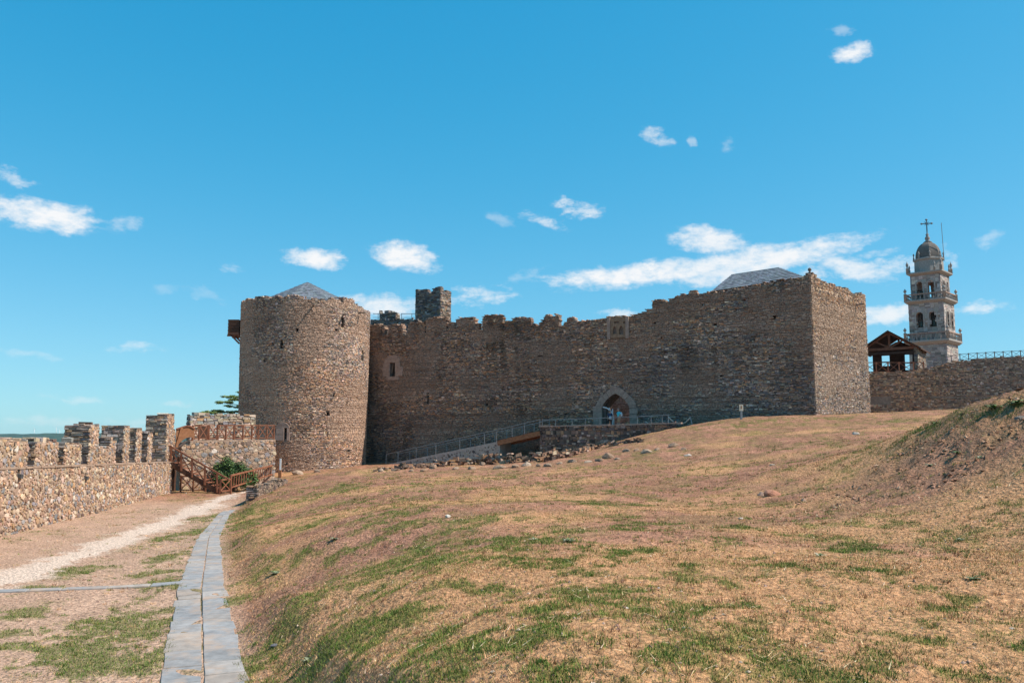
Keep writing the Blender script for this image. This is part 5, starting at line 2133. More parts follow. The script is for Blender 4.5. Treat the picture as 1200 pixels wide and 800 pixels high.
for (ev, sg) in ((evL, -1), (evR, 1)):
    dv_ = (Vector((ev[0], ev[1])) - Vector(apx_)).normalized() * .35
    e2 = (ev[0] + dv_.x, ev[1] + dv_.y)
    a, b = gp(*e2, .5), gp(apx_[0], apx_[1], .5)
    c, d = gp(apx_[0], apx_[1], -DEP - .3), gp(*e2, -DEP - .3)
    up = Vector((0, 0, .14))
    m = MB()
    m.box8([a + up * .3, b + up * .3, b + up * 1.3, a + up * 1.3, d + up * .3, c + up * .3, c + up * 1.3, d + up * 1.3])
    m.build('roof_slope', M_WOODD, pav)
for s_ in (evL[0] + .35, ):
    for d in (0, -DEP):
        part_bar('post', gp(s_, fl_z, d), gp(s_, tie0[1], d), .2, .2, M_WOOD, pav)
m = MB()
px0, px1 = G.st(1071.5, 420)[0], evR[0] - .1
for z0_, z1_ in ((fl_z, tie0[1]),):
    m.box8([gp(px0, z0_, .1), gp(px1, z0_, .1), gp(px1, z1_, .1), gp(px0, z1_, .1), gp(px0, z0_, -DEP), gp(px1, z0_, -DEP), gp(px1, z1_, -DEP), gp(px0, z1_, -DEP)])
m.build('pier_core', M_MORTAR_WARM, pav)
GS = Wall(gp(px1, 0, .1), gp(px1, 0, -DEP))
if GS.n.dot(G.e) < 0:
    GS.n = -GS.n
r1 = mason(GS, 0, DEP, fl_z, lambda s: np.full(np.shape(s), tie0[1] - .1), pal=SLATE_WARM, seed=91, bump=.05)
mesh_np('pier_side_masonry', r1['V'], r1['F'], M_STONE, pav, r1['C'], kind='stuff')
r1 = mason(G.off(.1), px0, px1, fl_z, lambda s: np.full(np.shape(s), tie0[1] - .1), pal=SLATE_WARM, seed=92, bump=.05)
mesh_np('pier_front_masonry', r1['V'], r1['F'], M_STONE, pav, r1['C'], kind='stuff')
GB = G.off(-DEP + .2)
ops = []
for (u0, u1, v0, v1) in [(1033, 1042.8, 416.8, 429), (1060, 1070, 415.5, 433.5)]:
    x0, x1, y0, y1 = pxrect(GB, u0, u1, v0, v1)
    ops.append((x0, x1, const(y0), const(y1)))
V, Fc = core(GB, list(np.linspace(evL[0], px1, 12)), fl_z, lambda s: np.interp(s, [evL[0], apx_[0], evR[0]], [evL[1], apx_[1] - .3, evR[1]]), ops, d0=0, thick=.15, drop=0)
mesh_np('rear_boarding', V, Fc, M_WOODD, pav)
for o_ in ops:
    part_bar('window_bar', GB.pt(o_[0], (o_[2](0) + o_[3](0)) / 2 - .1, -.07), GB.pt(o_[1], (o_[2](0) + o_[3](0)) / 2 - .1, -.07), .05, .06, M_WOODD, pav)
m = MB()
m.box8([gp(evL[0], fl_z - .2, .4), gp(px1, fl_z - .2, .4), gp(px1, fl_z, .4), gp(evL[0], fl_z, .4), gp(evL[0], fl_z - .2, -DEP), gp(px1, fl_z - .2, -DEP), gp(px1, fl_z, -DEP), gp(evL[0], fl_z, -DEP)])
m.build('floor_deck', M_WOODD, pav)
x0_ = thing('pavilion_railing', 'timber railing with crosses in front of the pavilion', 'railing', (PA.x + 1, 78, 7))
pts_ = []
for u in (1013, 1028, 1042, 1055, 1072, 1084):
    s, z = RW.st(u, 436.8)
    pts_.append(RW.pt(s, z, -.3))
x_railing(x0_, pts_, 1.0, M_WOOD, .10, .08)

# ------------------------------------------------------------------ church bell tower beyond the walls
CD = 150.0
cc_ = P(1093.5, 400, CD)
ca_ = math.radians(226.4)
nf_ = Vector((math.cos(ca_), math.sin(ca_), 0))
ri_ = Vector((-nf_.y, nf_.x, 0))
church = thing('bell_tower', 'granite church bell tower with arched belfries, balustrades, dome and cross', 'tower', (cc_.x, cc_.y, 0))


def cz(v):
    return P(1093, v, CD).z


GRAN = [((.40, .35, .315), .4), ((.31, .275, .25), .25), ((.48, .42, .375), .2), ((.23, .205, .188), .15)]


def storey(hw, z0, z1, opens, seed, h=(.36, .46), l=(.6, 1.1)):
    """square storey of half width hw; opens: list of (centre, half width, sill, spring)"""
    for k in range(4):
        n_ = Matrix.Rotation(k * math.pi / 2, 3, 'Z') @ nf_
        r_ = Matrix.Rotation(k * math.pi / 2, 3, 'Z') @ ri_
        c0 = Vector((cc_.x, cc_.y, 0)) + n_ * hw
        w = Wall((c0 - r_ * hw).to_2d(), (c0 + r_ * hw).to_2d())
        w.n = np.array([n_.x, n_.y])
        ops, hf = [], []
        for (c, a, zs, zp) in opens:
            cx = hw + c
            ops.append((cx - a, cx + a, const(zs), (lambda s, cx=cx, a=a, zp=zp: zp + math.sqrt(max(0, a * a - (s - cx) ** 2)))))
            hf.append(lambda s, z, cx=cx, a=a, zs=zs, zp=zp: (np.abs(s - cx) < a + .02) & (z > zs) & ((z < zp) | (np.hypot(s - cx, z - zp) < a + .02)))
        tf = lambda s: np.full(np.shape(s), z1)
        V, Fc = core(w, list(np.linspace(.02, 2 * hw - .02, 7)), z0, tf, ops, d0=-.02, thick=.8, drop=0)
        mesh_np('wall', V, Fc, M_ASHLAR, church)
        r1 = mason(w, 0, 2 * hw, z0, tf, hf, h=h, l=l, pal=GRAN, seed=seed + k, depth=.1, bump=.03, ragged=0, wav=0, gap=.02, zmax=z1 - .05)
        mesh_np('masonry', r1['V'], r1['F'], M_GRANITE, church, r1['C'], kind='stuff')
        for (c, a, zs, zp) in opens:        # moulded arch ring
            m = MB()
            for j in range(10):
                t0, t1 = math.pi * j / 10, math.pi * (j + 1) / 10
                q = [w.pt(hw + c + rr_ * math.cos(t), zp + rr_ * math.sin(t), dd) for dd in (.12, -.2) for (rr_, t) in ((a, t0), (a + .22, t0), (a + .22, t1), (a, t1))]
                m.box8(q, (.36, .33, .295))
            for sg in (-1, 1):
                m.box8([w.pt(hw + c + sg * x, z, dd) for dd in (.12, -.2) for (x, z) in ((a, zs), (a + .2, zs), (a + .2, zp), (a, zp))], (.36, .33, .295))
            m.build('arch_moulding', M_GRANITE, church)


def ring(hw, z0, z1, col=(.33, .305, .275), name='cornice', h2=None):
    m = MB()
    h2 = h2 or hw
    q = []
    for (hh, z) in ((hw, z0), (h2, z1)):
        for (sx, sy) in ((-1, -1), (1, -1), (1, 1), (-1, 1)):
            p = Vector((cc_.x, cc_.y, z)) + ri_ * (sx * hh) - nf_ * (sy * hh)
            q.append(p)
    m.add(q, [[3, 2, 1, 0], [4, 5, 6, 7], [0, 1, 5, 4], [1, 2, 6, 5], [2, 3, 7, 6], [3, 0, 4, 7]], col)
    return m.build(name, M_GRANITE, church)


def balustrade(hw, z0, h_, nb):
    for k in range(4):
        n_ = Matrix.Rotation(k * math.pi / 2, 3, 'Z') @ nf_
        r_ = Matrix.Rotation(k * math.pi / 2, 3, 'Z') @ ri_
        c0 = Vector((cc_.x, cc_.y, z0)) + n_ * hw
        part_bar('handrail', c0 - r_ * hw + Vector((0, 0, h_)), c0 + r_ * hw + Vector((0, 0, h_)), .3, .18, M_ASHLAR, church)
        for j in range(nb):
            t = (j + .5) / nb * 2 - 1
            m = MB()
            m.lathe(c0 + r_ * (hw * t), [(.11, 0), (.07, .1), (.15, h_ * .35), (.06, h_ * .7), (.11, h_)], 6, col=(.27, .25, .23))
            m.build('baluster', M_GRANITE, church, smooth=True)
        p = c0 + r_ * hw
        m = MB()
        m.lathe(p, [(.26, 0), (.26, h_ + .1), (.32, h_ + .15), (.1, h_ + .3), (.1, h_ + .45), (.26, h_ + .62), (.28, h_ + .8), (.1, h_ + 1.05), (.02, h_ + 1.2)], 8, col=(.30, .28, .255))
        m.build('pinnacle', M_GRANITE, church, smooth=True)


B0 = 3.12
storey(B0, -14, cz(405), [], 700, h=(.36, .46))
ring(B0 + .15, cz(405), cz(402), h2=B0 + .6)
ring(B0 + .6, cz(402), cz(400))
balustrade(B0 + .38, cz(400), cz(392) - cz(400), 9)
B1 = 2.92
o1 = [(-1.08, .6, cz(386), cz(371)), (1.08, .6, cz(386), cz(371))]
storey(B1, cz(401), cz(357), o1, 720)
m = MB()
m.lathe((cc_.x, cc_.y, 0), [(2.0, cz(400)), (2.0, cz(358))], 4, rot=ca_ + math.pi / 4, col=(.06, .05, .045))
m.build('belfry_shade_box', M_GRANITE, church)  # dark box added so the open arches of this storey look shaded inside
ring(B1 + .1, cz(357), cz(354.5), h2=B1 + .52)
ring(B1 + .52, cz(354.5), cz(353))
balustrade(B1 + .32, cz(353), cz(346.5) - cz(353), 9)
B2 = 2.5
o2 = [(-.95, .54, cz(351), cz(335)), (.95, .54, cz(351), cz(335))]
storey(B2, cz(353.5), cz(324), o2, 740)
ring(B2 + .05, cz(324), cz(322), h2=B2 + .48)
ring(B2 + .48, cz(322), cz(320.5))
for k in range(4):
    n_ = Matrix.Rotation(k * math.pi / 2, 3, 'Z') @ nf_
    r_ = Matrix.Rotation(k * math.pi / 2, 3, 'Z') @ ri_
    for (a_, s_) in ((1.0, 1.0), (.62, .75)):
        p = Vector((cc_.x, cc_.y, cz(320.5))) + n_ * (B2 + .3) + r_ * (B2 + .3) * a_
        m = MB()
        m.lathe(p, [(.24 * s_, 0), (.24 * s_, .7 * s_), (.3 * s_, .8 * s_), (.1, .95 * s_), (.22 * s_, 1.4 * s_), (.24 * s_, 1.6 * s_), (.08, 1.9 * s_), (.02, 2.2 * s_)], 8, col=(.29, .27, .25))
        m.build('pinnacle', M_GRANITE, church, smooth=True)
ctop = (cc_.x, cc_.y, 0)
rot8 = ca_ + math.pi / 8
m = MB()
m.lathe(ctop, [(2.4, cz(321)), (2.35, cz(306.5)), (2.58, cz(305.5)), (2.58, cz(304)), (2.1, cz(303))], 8, rot=rot8, col=(.31, .29, .265))
m.build('octagon_drum', M_GRANITE, church)
m = MB()
dz0, dz1 = cz(303.5), cz(284)
m.lathe(ctop, [(2.12 * math.cos(t) ** .8 + .02, dz0 + (dz1 - dz0) * math.sin(t)) for t in np.linspace(0, math.pi / 2 * .97, 12)], 8, rot=rot8, col=(.14, .125, .11))
dome = m.build('dome', M_GRANITE, church)
for k in range(8):
    a = rot8 + k * math.pi / 4
    m = MB()
    m.tube([(cc_.x + (2.15 * math.cos(t) ** .8 + .02) * math.cos(a), cc_.y + (2.15 * math.cos(t) ** .8 + .02) * math.sin(a), dz0 + (dz1 - dz0) * math.sin(t)) for t in np.linspace(0, math.pi / 2 * .95, 9)], .10, 6, col=(.27, .25, .23))
    o = m.build('dome_rib', M_GRANITE, None)
    under(o, dome, church)
    p = Vector((cc_.x + 2.4 * math.cos(a), cc_.y + 2.4 * math.sin(a), cz(304)))
    m = MB()
    m.lathe(p, [(.16, 0), (.16, .4), (.06, .55), (.18, .9), (.04, 1.2)], 6, col=(.29, .27, .25))
    m.build('pinnacle', M_GRANITE, church, smooth=True)
m = MB()
m.lathe(ctop, [(.55, cz(286.5)), (.55, cz(284.5)), (.75, cz(284)), (.3, cz(282)), (.42, cz(280)), (.42, cz(278.5)), (.18, cz(276.5)), (.3, cz(275)), (.06, cz(273)), (.05, cz(272))], 10, col=(.27, .25, .23))
m.build('lantern', M_GRANITE, church, smooth=True)
M_IRON = noise_mat('blue_grey_iron', (.10, .17, .21), (.17, .26, .31), 9, rough=.6, bump=.05)
cr = bpy.data.objects.new('cross', None)
link(cr)
cr.parent = church
kz0, kz1, kzc = cz(273), cz(257.5), cz(262)
cv = Vector((cc_.x, cc_.y, 0))
for (a, b) in ((cv + Vector((0, 0, kz0)), cv + Vector((0, 0, kz1))), (cv + Vector((-.8, .2, kzc)), cv + Vector((.8, -.2, kzc)))):
    under(part_bar('cross_bar', a, b, .16, .16, M_IRON, None), cr, church)
for p in (cv + Vector((0, 0, kz1)), cv + Vector((-.8, .2, kzc)), cv + Vector((.8, -.2, kzc))):
    m = MB()
    m.lathe(p - Vector((0, 0, .2)), [(.03, 0), (.2, .12), (.24, .2), (.2, .28), (.03, .4)], 8)
    under(m.build('cross_knob', M_IRON, None, smooth=True), cr, church)
for (x, z) in ((-.35, .35), (.35, .35), (-.35, -.35), (.35, -.35)):
    under(part_bar('cross_ray', cv + Vector((0, 0, kzc)), cv + Vector((x, -x * .25, kzc + z)), .07, .07, M_IRON, None), cr, church)
m = MB()
m.bar(P(1106.5, 306, CD - 2), P(1103, 261, CD - 2), .07)
m.build('antenna', M_STEEL, church)
for (c, zs, zp, hw) in [(o[0], o[2], o[3], B1) for o in o1] + [(o2[0][0], o2[0][2], o2[0][3], B2)]:
    p = cv + nf_ * (hw - .75) + ri_ * c + Vector((0, 0, zs + .3))
    m = MB()
    m.lathe(p, [(.52, 0), (.46, .1), (.36, .5), (.30, .9), (.18, 1.1), (.03, 1.15)], 12)
    m.build('bell', M_BRONZE, church, smooth=True)
    part_bar('bell_yoke', p + Vector((0, 0, 1.2)) - ri_ * .6, p + Vector((0, 0, 1.2)) + ri_ * .6, .22, .25, M_WOODD, church)


# ------------------------------------------------------------------ leaves: bush, cedar
def leaf_cloud(centres, radii, n, size, seed, cols, flat=1.0, shell=.55, updir=0.3):
    rg = np.random.default_rng(seed)
    centres = np.array(centres, float)
    radii = np.array(radii, float)
    w = (radii ** 2)
    w = w / w.sum()
    k = rg.choice(len(centres), n, p=w)
    d = rg.normal(0, 1, (n, 3))
    d /= np.linalg.norm(d, axis=1)[:, None]
    r = radii[k] * (shell + (1.08 - shell) * rg.random(n))
    p = centres[k] + d * r[:, None] * np.array([1, 1, flat])
    nrm = d + rg.normal(0, .6, (n, 3)) + np.array([0, 0, updir])
    nrm /= np.linalg.norm(nrm, axis=1)[:, None]
    t = np.cross(nrm, rg.normal(0, 1, (n, 3)))
    t /= np.linalg.norm(t, axis=1)[:, None]
    b = np.cross(nrm, t)
    s = size * rg.uniform(.6, 1.4, n)[:, None]
    V = np.stack([p - t * s, p - b * s * .45, p + t * s, p + b * s * .45], 1).reshape(-1, 3)
    Fc = np.arange(n * 4).reshape(-1, 4)
    c = pal_pick(rg, cols, n)
    return V, Fc, np.repeat(c, 4, 0)


bc = P(273, 545, 59.2)
bush = thing('bush', 'rounded dark green bush before the terrace wall', 'bush', (bc.x, bc.y, 0))
rg = np.random.default_rng(12)
cs, rs = [], []
for _ in range(44):
    a = rg.uniform(0, 6.28)
    q = rg.uniform(0, 1) ** .5
    cs.append((bc.x + q * 1.35 * math.cos(a), bc.y + q * .9 * math.sin(a), .55 + (1 - q ** 3) * rg.uniform(.2, 1.75)))
    rs.append(rg.uniform(.28, .5))
V, Fc, C = leaf_cloud(cs, rs, 12000, .075, 13, [((.035, .075, .018), .35), ((.06, .115, .025), .35), ((.10, .16, .04), .2), ((.02, .04, .012), .1)])
mesh_np('foliage', V, Fc, M_LEAF, bush, C, kind='stuff')
for k in range(6):
    a = k * 1.05
    m = MB()
    m.tube([(bc.x, bc.y, -.05), (bc.x + .25 * math.cos(a), bc.y + .25 * math.sin(a), .5), (bc.x + .7 * math.cos(a), bc.y + .6 * math.sin(a), 1.3)], [.06, .045, .02], 6)
    m.build('stem', M_BARK, bush, smooth=True)

tcn = P(284, 480, 97)
tree = thing('cedar_tree', 'cedar with flat layered branches showing beside the round tower', 'tree', (tcn.x + 1.0, tcn.y, -1))
tx, ty = tcn.x + 1.0, tcn.y
m = MB()
m.tube([(tx, ty, -1), (tx - .1, ty, 4), (tx + .1, ty, 7.5), (tx, ty, 9.6)], [.4, .3, .2, .06], 8)
m.build('trunk', M_BARK, tree, smooth=True)
cs, rs = [], []
rg = np.random.default_rng(3)
for (uu, vv, L) in [(270, 464.5, 1.0), (263, 471.5, 1.3), (275, 476, 1.2), (255, 481.5, 1.4), (268, 482.5, 1.2), (280, 468, .8), (284, 460, .7), (290, 474, 1.2), (247, 484, .9), (300, 470, 1.2)]:
    p = P(uu, vv, 97 + rg.uniform(-1.5, 1.5))
    m = MB()
    m.tube([(tx, ty, p.z - .5), (p.x * .5 + tx * .5, p.y * .5 + ty * .5, p.z - .3), (p.x, p.y, p.z - .05)], [.09, .06, .02], 6)
    m.build('limb', M_BARK, tree, smooth=True)
    for _ in range(7):
        cs.append((p.x + rg.uniform(-.9, .9) * L, p.y + rg.uniform(-.7, .7) * L, p.z + rg.uniform(-.10, .10)))
        rs.append(rg.uniform(.3, .5))
V, Fc, C = leaf_cloud(cs, rs, 9000, .09, 15, [((.08, .14, .035), .4), ((.14, .20, .045), .35), ((.21, .26, .065), .2), ((.03, .055, .02), .05)], flat=.30, shell=.2, updir=.6)
mesh_np('crown', V, Fc, M_LEAF, tree, C, kind='stuff')

# ------------------------------------------------------------------ two visitors at the gateway
M_SKIN = body_mat('skin', (.42, .25, .17), .6)
M_TURQ = body_mat('turquoise_shirt', (.06, .58, .68))
M_KHAKI = body_mat('khaki_shorts', (.42, .29, .18))
M_BLACK = body_mat('black_cloth', (.02, .02, .025))
M_NAVY = body_mat('navy_cloth', (.03, .05, .10))
M_WHITE = body_mat('white_cloth', (.70, .72, .74))
M_HAIR = body_mat('grey_hair', (.22, .19, .17))
M_HAIRD = body_mat('dark_hair', (.03, .022, .018))
M_ORANGE = body_mat('orange_bag', (.45, .2, .08))


def skin_mesh(name, joints, edges, mat, parent, sub=2, root=0):
    me = bpy.data.meshes.new(name)
    me.from_pydata([j[0] for j in joints], edges, [])
    o = bpy.data.objects.new(name, me)
    link(o)
    sm = o.modifiers.new('skin', 'SKIN')
    sm.use_smooth_shade = True
    for i, j in enumerate(joints):
        r = j[1] if isinstance(j[1], tuple) else (j[1], j[1])
        me.skin_vertices[0].data[i].radius = r
        me.skin_vertices[0].data[i].use_root = (i == root)
    ss = o.modifiers.new('sub', 'SUBSURF')
    ss.levels = sub
    ss.render_levels = sub
    me.materials.append(mat)
    o.parent = parent
    return o


def person(label, loc, heading, hgt, top_m, leg_m, hair_m, arm_fwd, long_legs=False):
    """figure in local coordinates facing +x, built at 1.75 m and scaled"""
    t = bpy.data.objects.new('person', None)
    link(t)
    t.location = loc
    t.rotation_euler = (0, 0, heading)
    k = hgt / 1.75
    t.scale = (k, k, k)
    tag(t, label, 'person')
    J = [((0, 0, .96), (.14, .17)), ((.0, 0, 1.15), (.115, .15)), ((.01, 0, 1.36), (.12, .18)), ((.02, 0, 1.47), (.06, .065)), ((.04, 0, 1.56), (.055, .06)),
         ((0, .10, .88), .095), ((.02, .11, .50), .062), ((-.02, .11, .10), .042), ((.10, .12, .035), .035), ((.17, .125, .03), .028),
         ((0, -.10, .88), .095), ((.05, -.11, .50), .062), ((.03, -.11, .10), .042), ((.15, -.12, .035), .035), ((.22, -.125, .03), .028),
         ((.01, .20, 1.40), .062), ((-.03, .25, 1.14), .045), ((.05, .26, .92), .033), ((.09, .26, .86), .03),
         ((.01, -.20, 1.40), .062)]
    if arm_fwd:
        J += [((.10, -.24, 1.16), .045), ((.30, -.20, 1.08), .033), ((.37, -.19, 1.07), .03)]
    else:
        J += [((-.03, -.25, 1.14), .045), ((.08, -.24, .93), .033), ((.12, -.23, .87), .03)]
    Ed = [(0, 1), (1, 2), (2, 3), (3, 4), (0, 5), (5, 6), (6, 7), (7, 8), (8, 9), (0, 10), (10, 11), (11, 12), (12, 13), (13, 14), (2, 15), (15, 16), (16, 17), (17, 18), (2, 19), (19, 20), (20, 21), (21, 22)]
    skin_mesh('body', J, Ed, M_SKIN, t)
    # head: shaped sphere with nose, ears and hair cap
    bm = bmesh.new()
    bmesh.ops.create_uvsphere(bm, u_segments=16, v_segments=12, radius=.105)
    for v in bm.verts:
        v.co.z *= 1.22
        v.co.y *= .82
        if v.co.z < -.03:
            v.co.y *= .85
            v.co.x *= .92
        if v.co.x > .09 and abs(v.co.y) < .03 and -.05 < v.co.z < .02:
            v.co.x += .03
    me = bpy.data.meshes.new('head')
    bm.to_mesh(me)
    bm.free()
    me.polygons.foreach_set('use_smooth', np.ones(len(me.polygons), dtype=bool))
    me.materials.append(M_SKIN)
    hd = bpy.data.objects.new('head', me)
    link(hd)
    hd.parent = t
    hd.location = (.05, 0, 1.635)
    for sy in (-1, 1):
        for (nm, c, s_, mt) in (('ear', (.0, sy * .088, -.01), (.02, .012, .032), M_SKIN), ('eye', (.094, sy * .034, .015), (.012, .016, .010), M_BLACK)):
            bm = bmesh.new()
            bmesh.ops.create_uvsphere(bm, u_segments=8, v_segments=6, radius=1)
            me = bpy.data.meshes.new(nm)
            bm.to_mesh(me)
            bm.free()
            me.materials.append(mt)
            o = bpy.data.objects.new(nm, me)
            link(o)
            o.parent = hd
            o.location = c
            o.scale = s_
    bm = bmesh.new()
    bmesh.ops.create_uvsphere(bm, u_segments=16, v_segments=12, radius=.113)
    bmesh.ops.delete(bm, geom=[v for v in bm.verts if v.co.z < -.02 - .0 and v.co.x > -.03 or v.co.z < -.07 or (v.co.x > .07 and v.co.z < .055)], context='VERTS')
    for v in bm.verts:
        v.co.z *= 1.22
        v.co.y *= .86
    me = bpy.data.meshes.new('hair')
    bm.to_mesh(me)
    bm.free()
    me.polygons.foreach_set('use_smooth', np.ones(len(me.polygons), dtype=bool))
    me.materials.append(hair_m)
    o = bpy.data.objects.new('hair', me)
    link(o)
    o.parent = hd
    o.location = (-.006, 0, .004)
    # clothes follow the body a little outside it
    Tj = [((0, 0, .93), (.165, .195)), ((.0, 0, 1.15), (.135, .17)), ((.01, 0, 1.36), (.14, .195)), ((.015, 0, 1.44), (.085, .11)), ((.01, .20, 1.40), .082), ((-.02, .245, 1.2), .072), ((.01, -.20, 1.40), .082), ((.07 if arm_fwd else -.02, -.235, 1.22), .072)]
    skin_mesh('shirt', Tj, [(0, 1), (1, 2), (2, 3), (2, 4), (4, 5), (2, 6), (6, 7)], top_m, t)
    kz = .12 if long_legs else .48
    Lj = [((0, 0, 1.0), (.155, .185)), ((0, 0, .93), (.15, .18)), ((0, .105, .86), .115), ((.018, .112, kz), .085 if not long_legs else .06), ((0, -.105, .86), .115), ((.045, -.112, kz), .085 if not long_legs else .06)]
    skin_mesh('trousers' if long_legs else 'shorts', Lj, [(0, 1), (1, 2), (2, 3), (1, 4), (4, 5)], leg_m, t)
    for sy, fx in ((.12, .07), (-.12, .12)):
        m = MB()
        m.tube([(fx - .10, sy, .045), (fx + .02, sy, .05), (fx + .11, sy, .035), (fx + .15, sy, .03)], [.04, .05, .045, .025], 8)
        m.build('shoe', M_BLACK, None, smooth=True).parent = t
    # hands: palm, four fingers and a thumb
    for (bi, sg) in ((18, 1), (22, -1)):
        b = Vector(J[bi][0])
        a = Vector(J[bi - 1][0])
        d = (b - a).normalized()
        sd_ = d.cross(Vector((0, 1, 0))).normalized()
        m = MB()
        m.tube([b, b + d * .05, b + d * .085], [.026, .034, .03], 8)
        for f in range(4):
            o_ = b + d * .08 + sd_ * ((f - 1.5) * .016)
            ln = (.055, .065, .06, .045)[f]
            cv_ = Vector((0, -sg * .02, 0))
            m.tube([o_, o_ + d * ln * .55 + cv_ * .4, o_ + d * ln + cv_], [.0085, .008, .006], 6)
        o_ = b + d * .03 + sd_ * .03
        m.tube([o_, o_ + sd_ * .025 + d * .02, o_ + sd_ * .03 + d * .05], [.01, .009, .006], 6)
        m.build('hand', M_SKIN, None, smooth=True).parent = t
    return t


wp = Wf.off(-1.1)
s_ = wp.st(725.3, 497)[0]
PFZ = PLZ - .24
pm = wp.pt(s_, PFZ, 0)
man = person('person in turquoise shirt and khaki shorts reaching for the railing', pm, math.radians(195), 1.68, M_TURQ, M_KHAKI, M_HAIR, True)
m = MB()
m.lathe((-.22, -.02, 1.02), [(.03, 0), (.12, .04), (.14, .18), (.11, .36), (.04, .4)], 10)
bp_ = m.build('backpack', M_WHITE, None, smooth=True)
bp_.parent = man
s_ = wp.st(711.8, 497)[0]
pm2 = wp.pt(s_, PFZ, -.6)
wom = person('person in dark clothes with a pale bag under the gateway', pm2, math.radians(250), 1.55, M_NAVY, M_BLACK, M_HAIRD, False, True)
m = MB()
m.lathe((.16, .10, .84), [(.05, 0), (.13, .03), (.15, .2), (.10, .3), (.03, .33)], 10)
m.build('bag', M_WHITE, None, smooth=True).parent = wom
m = MB()
m.lathe((pm.x + .75, pm.y - .1, PFZ), [(.10, 0), (.17, .05), (.17, .35), (.10, .48), (.03, .5)], 10)
bag = m.build('bag', M_ORANGE, None, smooth=True)
tag(bag, 'orange-brown bag standing on the platform behind the turquoise shirt', 'bag')

# ------------------------------------------------------------------ wooded hills on the horizon, turbines
az = np.radians(np.linspace(-75, 75, 900))
rr2 = np.linspace(0, 1, 26)
AZg, Tg = np.meshgrid(az, rr2)
RRg = 1500 + 900 * Tg
ridge = 24 * sstep(Tg, 0, .55) * (1 - .75 * sstep(Tg, .6, 1.0))
prof_ = .72 + .42 * fbm(AZg * 9 + 5, AZg * 0 + 1, 4, 5) + .10 * fbm(AZg * 60, AZg * 0, 3, 9)
hx, hy = RRg * np.sin(AZg), RRg * np.cos(AZg)
hz = -16 + ridge * prof_ * 1.22 + 1.6 * fbm(hx * .05, hy * .05, 3, 14) * sstep(Tg, .05, .2)
nA = len(az)
iq = np.arange(len(rr2) - 1)[:, None] * nA + np.arange(nA - 1)[None]
Qh = np.stack([iq, iq + 1, iq + nA + 1, iq + nA], -1).reshape(-1, 4)
hc = np.array([.030, .055, .026])[None] * (.6 + .9 * fbm(hx.ravel() * .06, hy.ravel() * .06, 3, 33))[:, None]
hills = mesh_np('hills', np.stack([hx.ravel(), hy.ravel(), hz.ravel()], 1), Qh, M_LEAF, None, hc, smooth=False)
tag(hills, 'dark wooded hills along the horizon beyond the rampart', 'hills', kind='structure')
for i, (u, v0, v1, lb) in enumerate([(40.3, 499.5, 509, 'pale wind turbine on the far ridge, leftmost of three'), (66, 497.5, 508, 'pale wind turbine on the far ridge, middle of three'), (69.8, 500.5, 508, 'small pale wind turbine on the far ridge close beside the middle one')]):
    a, b = P(u, v1 + 3, 2200), P(u, v0 + 3, 2200)
    t = thing('wind_turbine', lb, 'turbine', tuple(a), group='wind turbines on the ridge')
    m = MB()
    m.tube([a, b], [.7, .45], 8)
    m.build('tower', M_PALEM, t, smooth=True)
    for k in range(3):
        an = k * 2.094 + i
        m = MB()
        m.bar(b, b + Vector((math.cos(an) * 6, 0, math.sin(an) * 6)), .45, .3)
        m.build('blade', M_PALEM, t)

# ------------------------------------------------------------------ thistles and weeds
def thistle(loc, r, seed, label, cols):
    rg = np.random.default_rng(seed)
    t = thing('weed', label, 'weed', tuple(loc), group='pale weeds on the turf')
    m = MB()
    r = r * .50
    for k in range(30):
        a = rg.uniform(0, 6.28)
        L = r * rg.uniform(.4, 1.15)
        w_ = L * .15
        d = Vector((math.cos(a), math.sin(a), 0))
        s = Vector((-d.y, d.x, 0))
        c = Vector(loc) + Vector((0, 0, .01))
        up = rg.uniform(.05, .38) * L
        col = tuple(np.array(cols[int(rg.integers(len(cols)))]) * rg.uniform(.8, 1.2))
        p1, p2, p3 = c + d * L * .35 + Vector((0, 0, up * .8)), c + d * L * .75 + Vector((0, 0, up)), c + d * L + Vector((0, 0, up * .7))
        m.add([c - s * w_ * .2, c + s * w_ * .2, p1 - s * w_ * .8, p1 + s * w_ * .8, p2 - s * w_, p2 + s * w_, p3], [[0, 1, 3, 2], [2, 3, 5, 4], [4, 5, 6]], col)
    m.build('leaves', M_LEAF, t, kind='stuff')
    return t


PALEG = [(.25, .26, .15), (.16, .19, .085), (.33, .31, .21), (.12, .155, .05)]
GREENW = [(.09, .15, .035), (.12, .18, .05), (.07, .11, .03)]
for i, (u, v, r, lb, cols) in enumerate([(1147, 538, .42, 'whitish thistle rosette on the face of the earth mound', PALEG), (1090, 546, .36, 'pale rosette low on the earth mound, left of the whitish one', PALEG), (1121, 533, .30, 'green weed on the earth mound above the whitish thistle', GREENW),
                                         (625, 633, .22, 'pale grey-green rosette on the middle of the turf', PALEG), (667, 634, .28, 'broad pale rosette beside the grey-green one on the turf', PALEG), (960, 652, .22, 'pale broad-leaved weed near the green tuft', PALEG), (1140, 679, .20, 'flat pale weed in the right foreground', PALEG),
                                         (1125, 633, .18, 'thin grey weed above the flat pale weed', PALEG), (323, 672, .30, 'pale leaved weed low on the bank', PALEG), (360, 775, .20, 'small pale weed near the slab path', PALEG), (392, 632, .28, 'pale weed high on the bank', PALEG),
                                         (1095, 497, .5, 'leafy green weed on the left shoulder of the mound', GREENW), (1165, 480, .6, 'leafy green weed on the crest of the mound', GREENW), (1192, 474, .6, 'tall green weed on the mound crest by the picture edge', GREENW)]):
    g = ground_hit(u, v)
    if g:
        thistle(g, r, 900 + i, lb, cols)

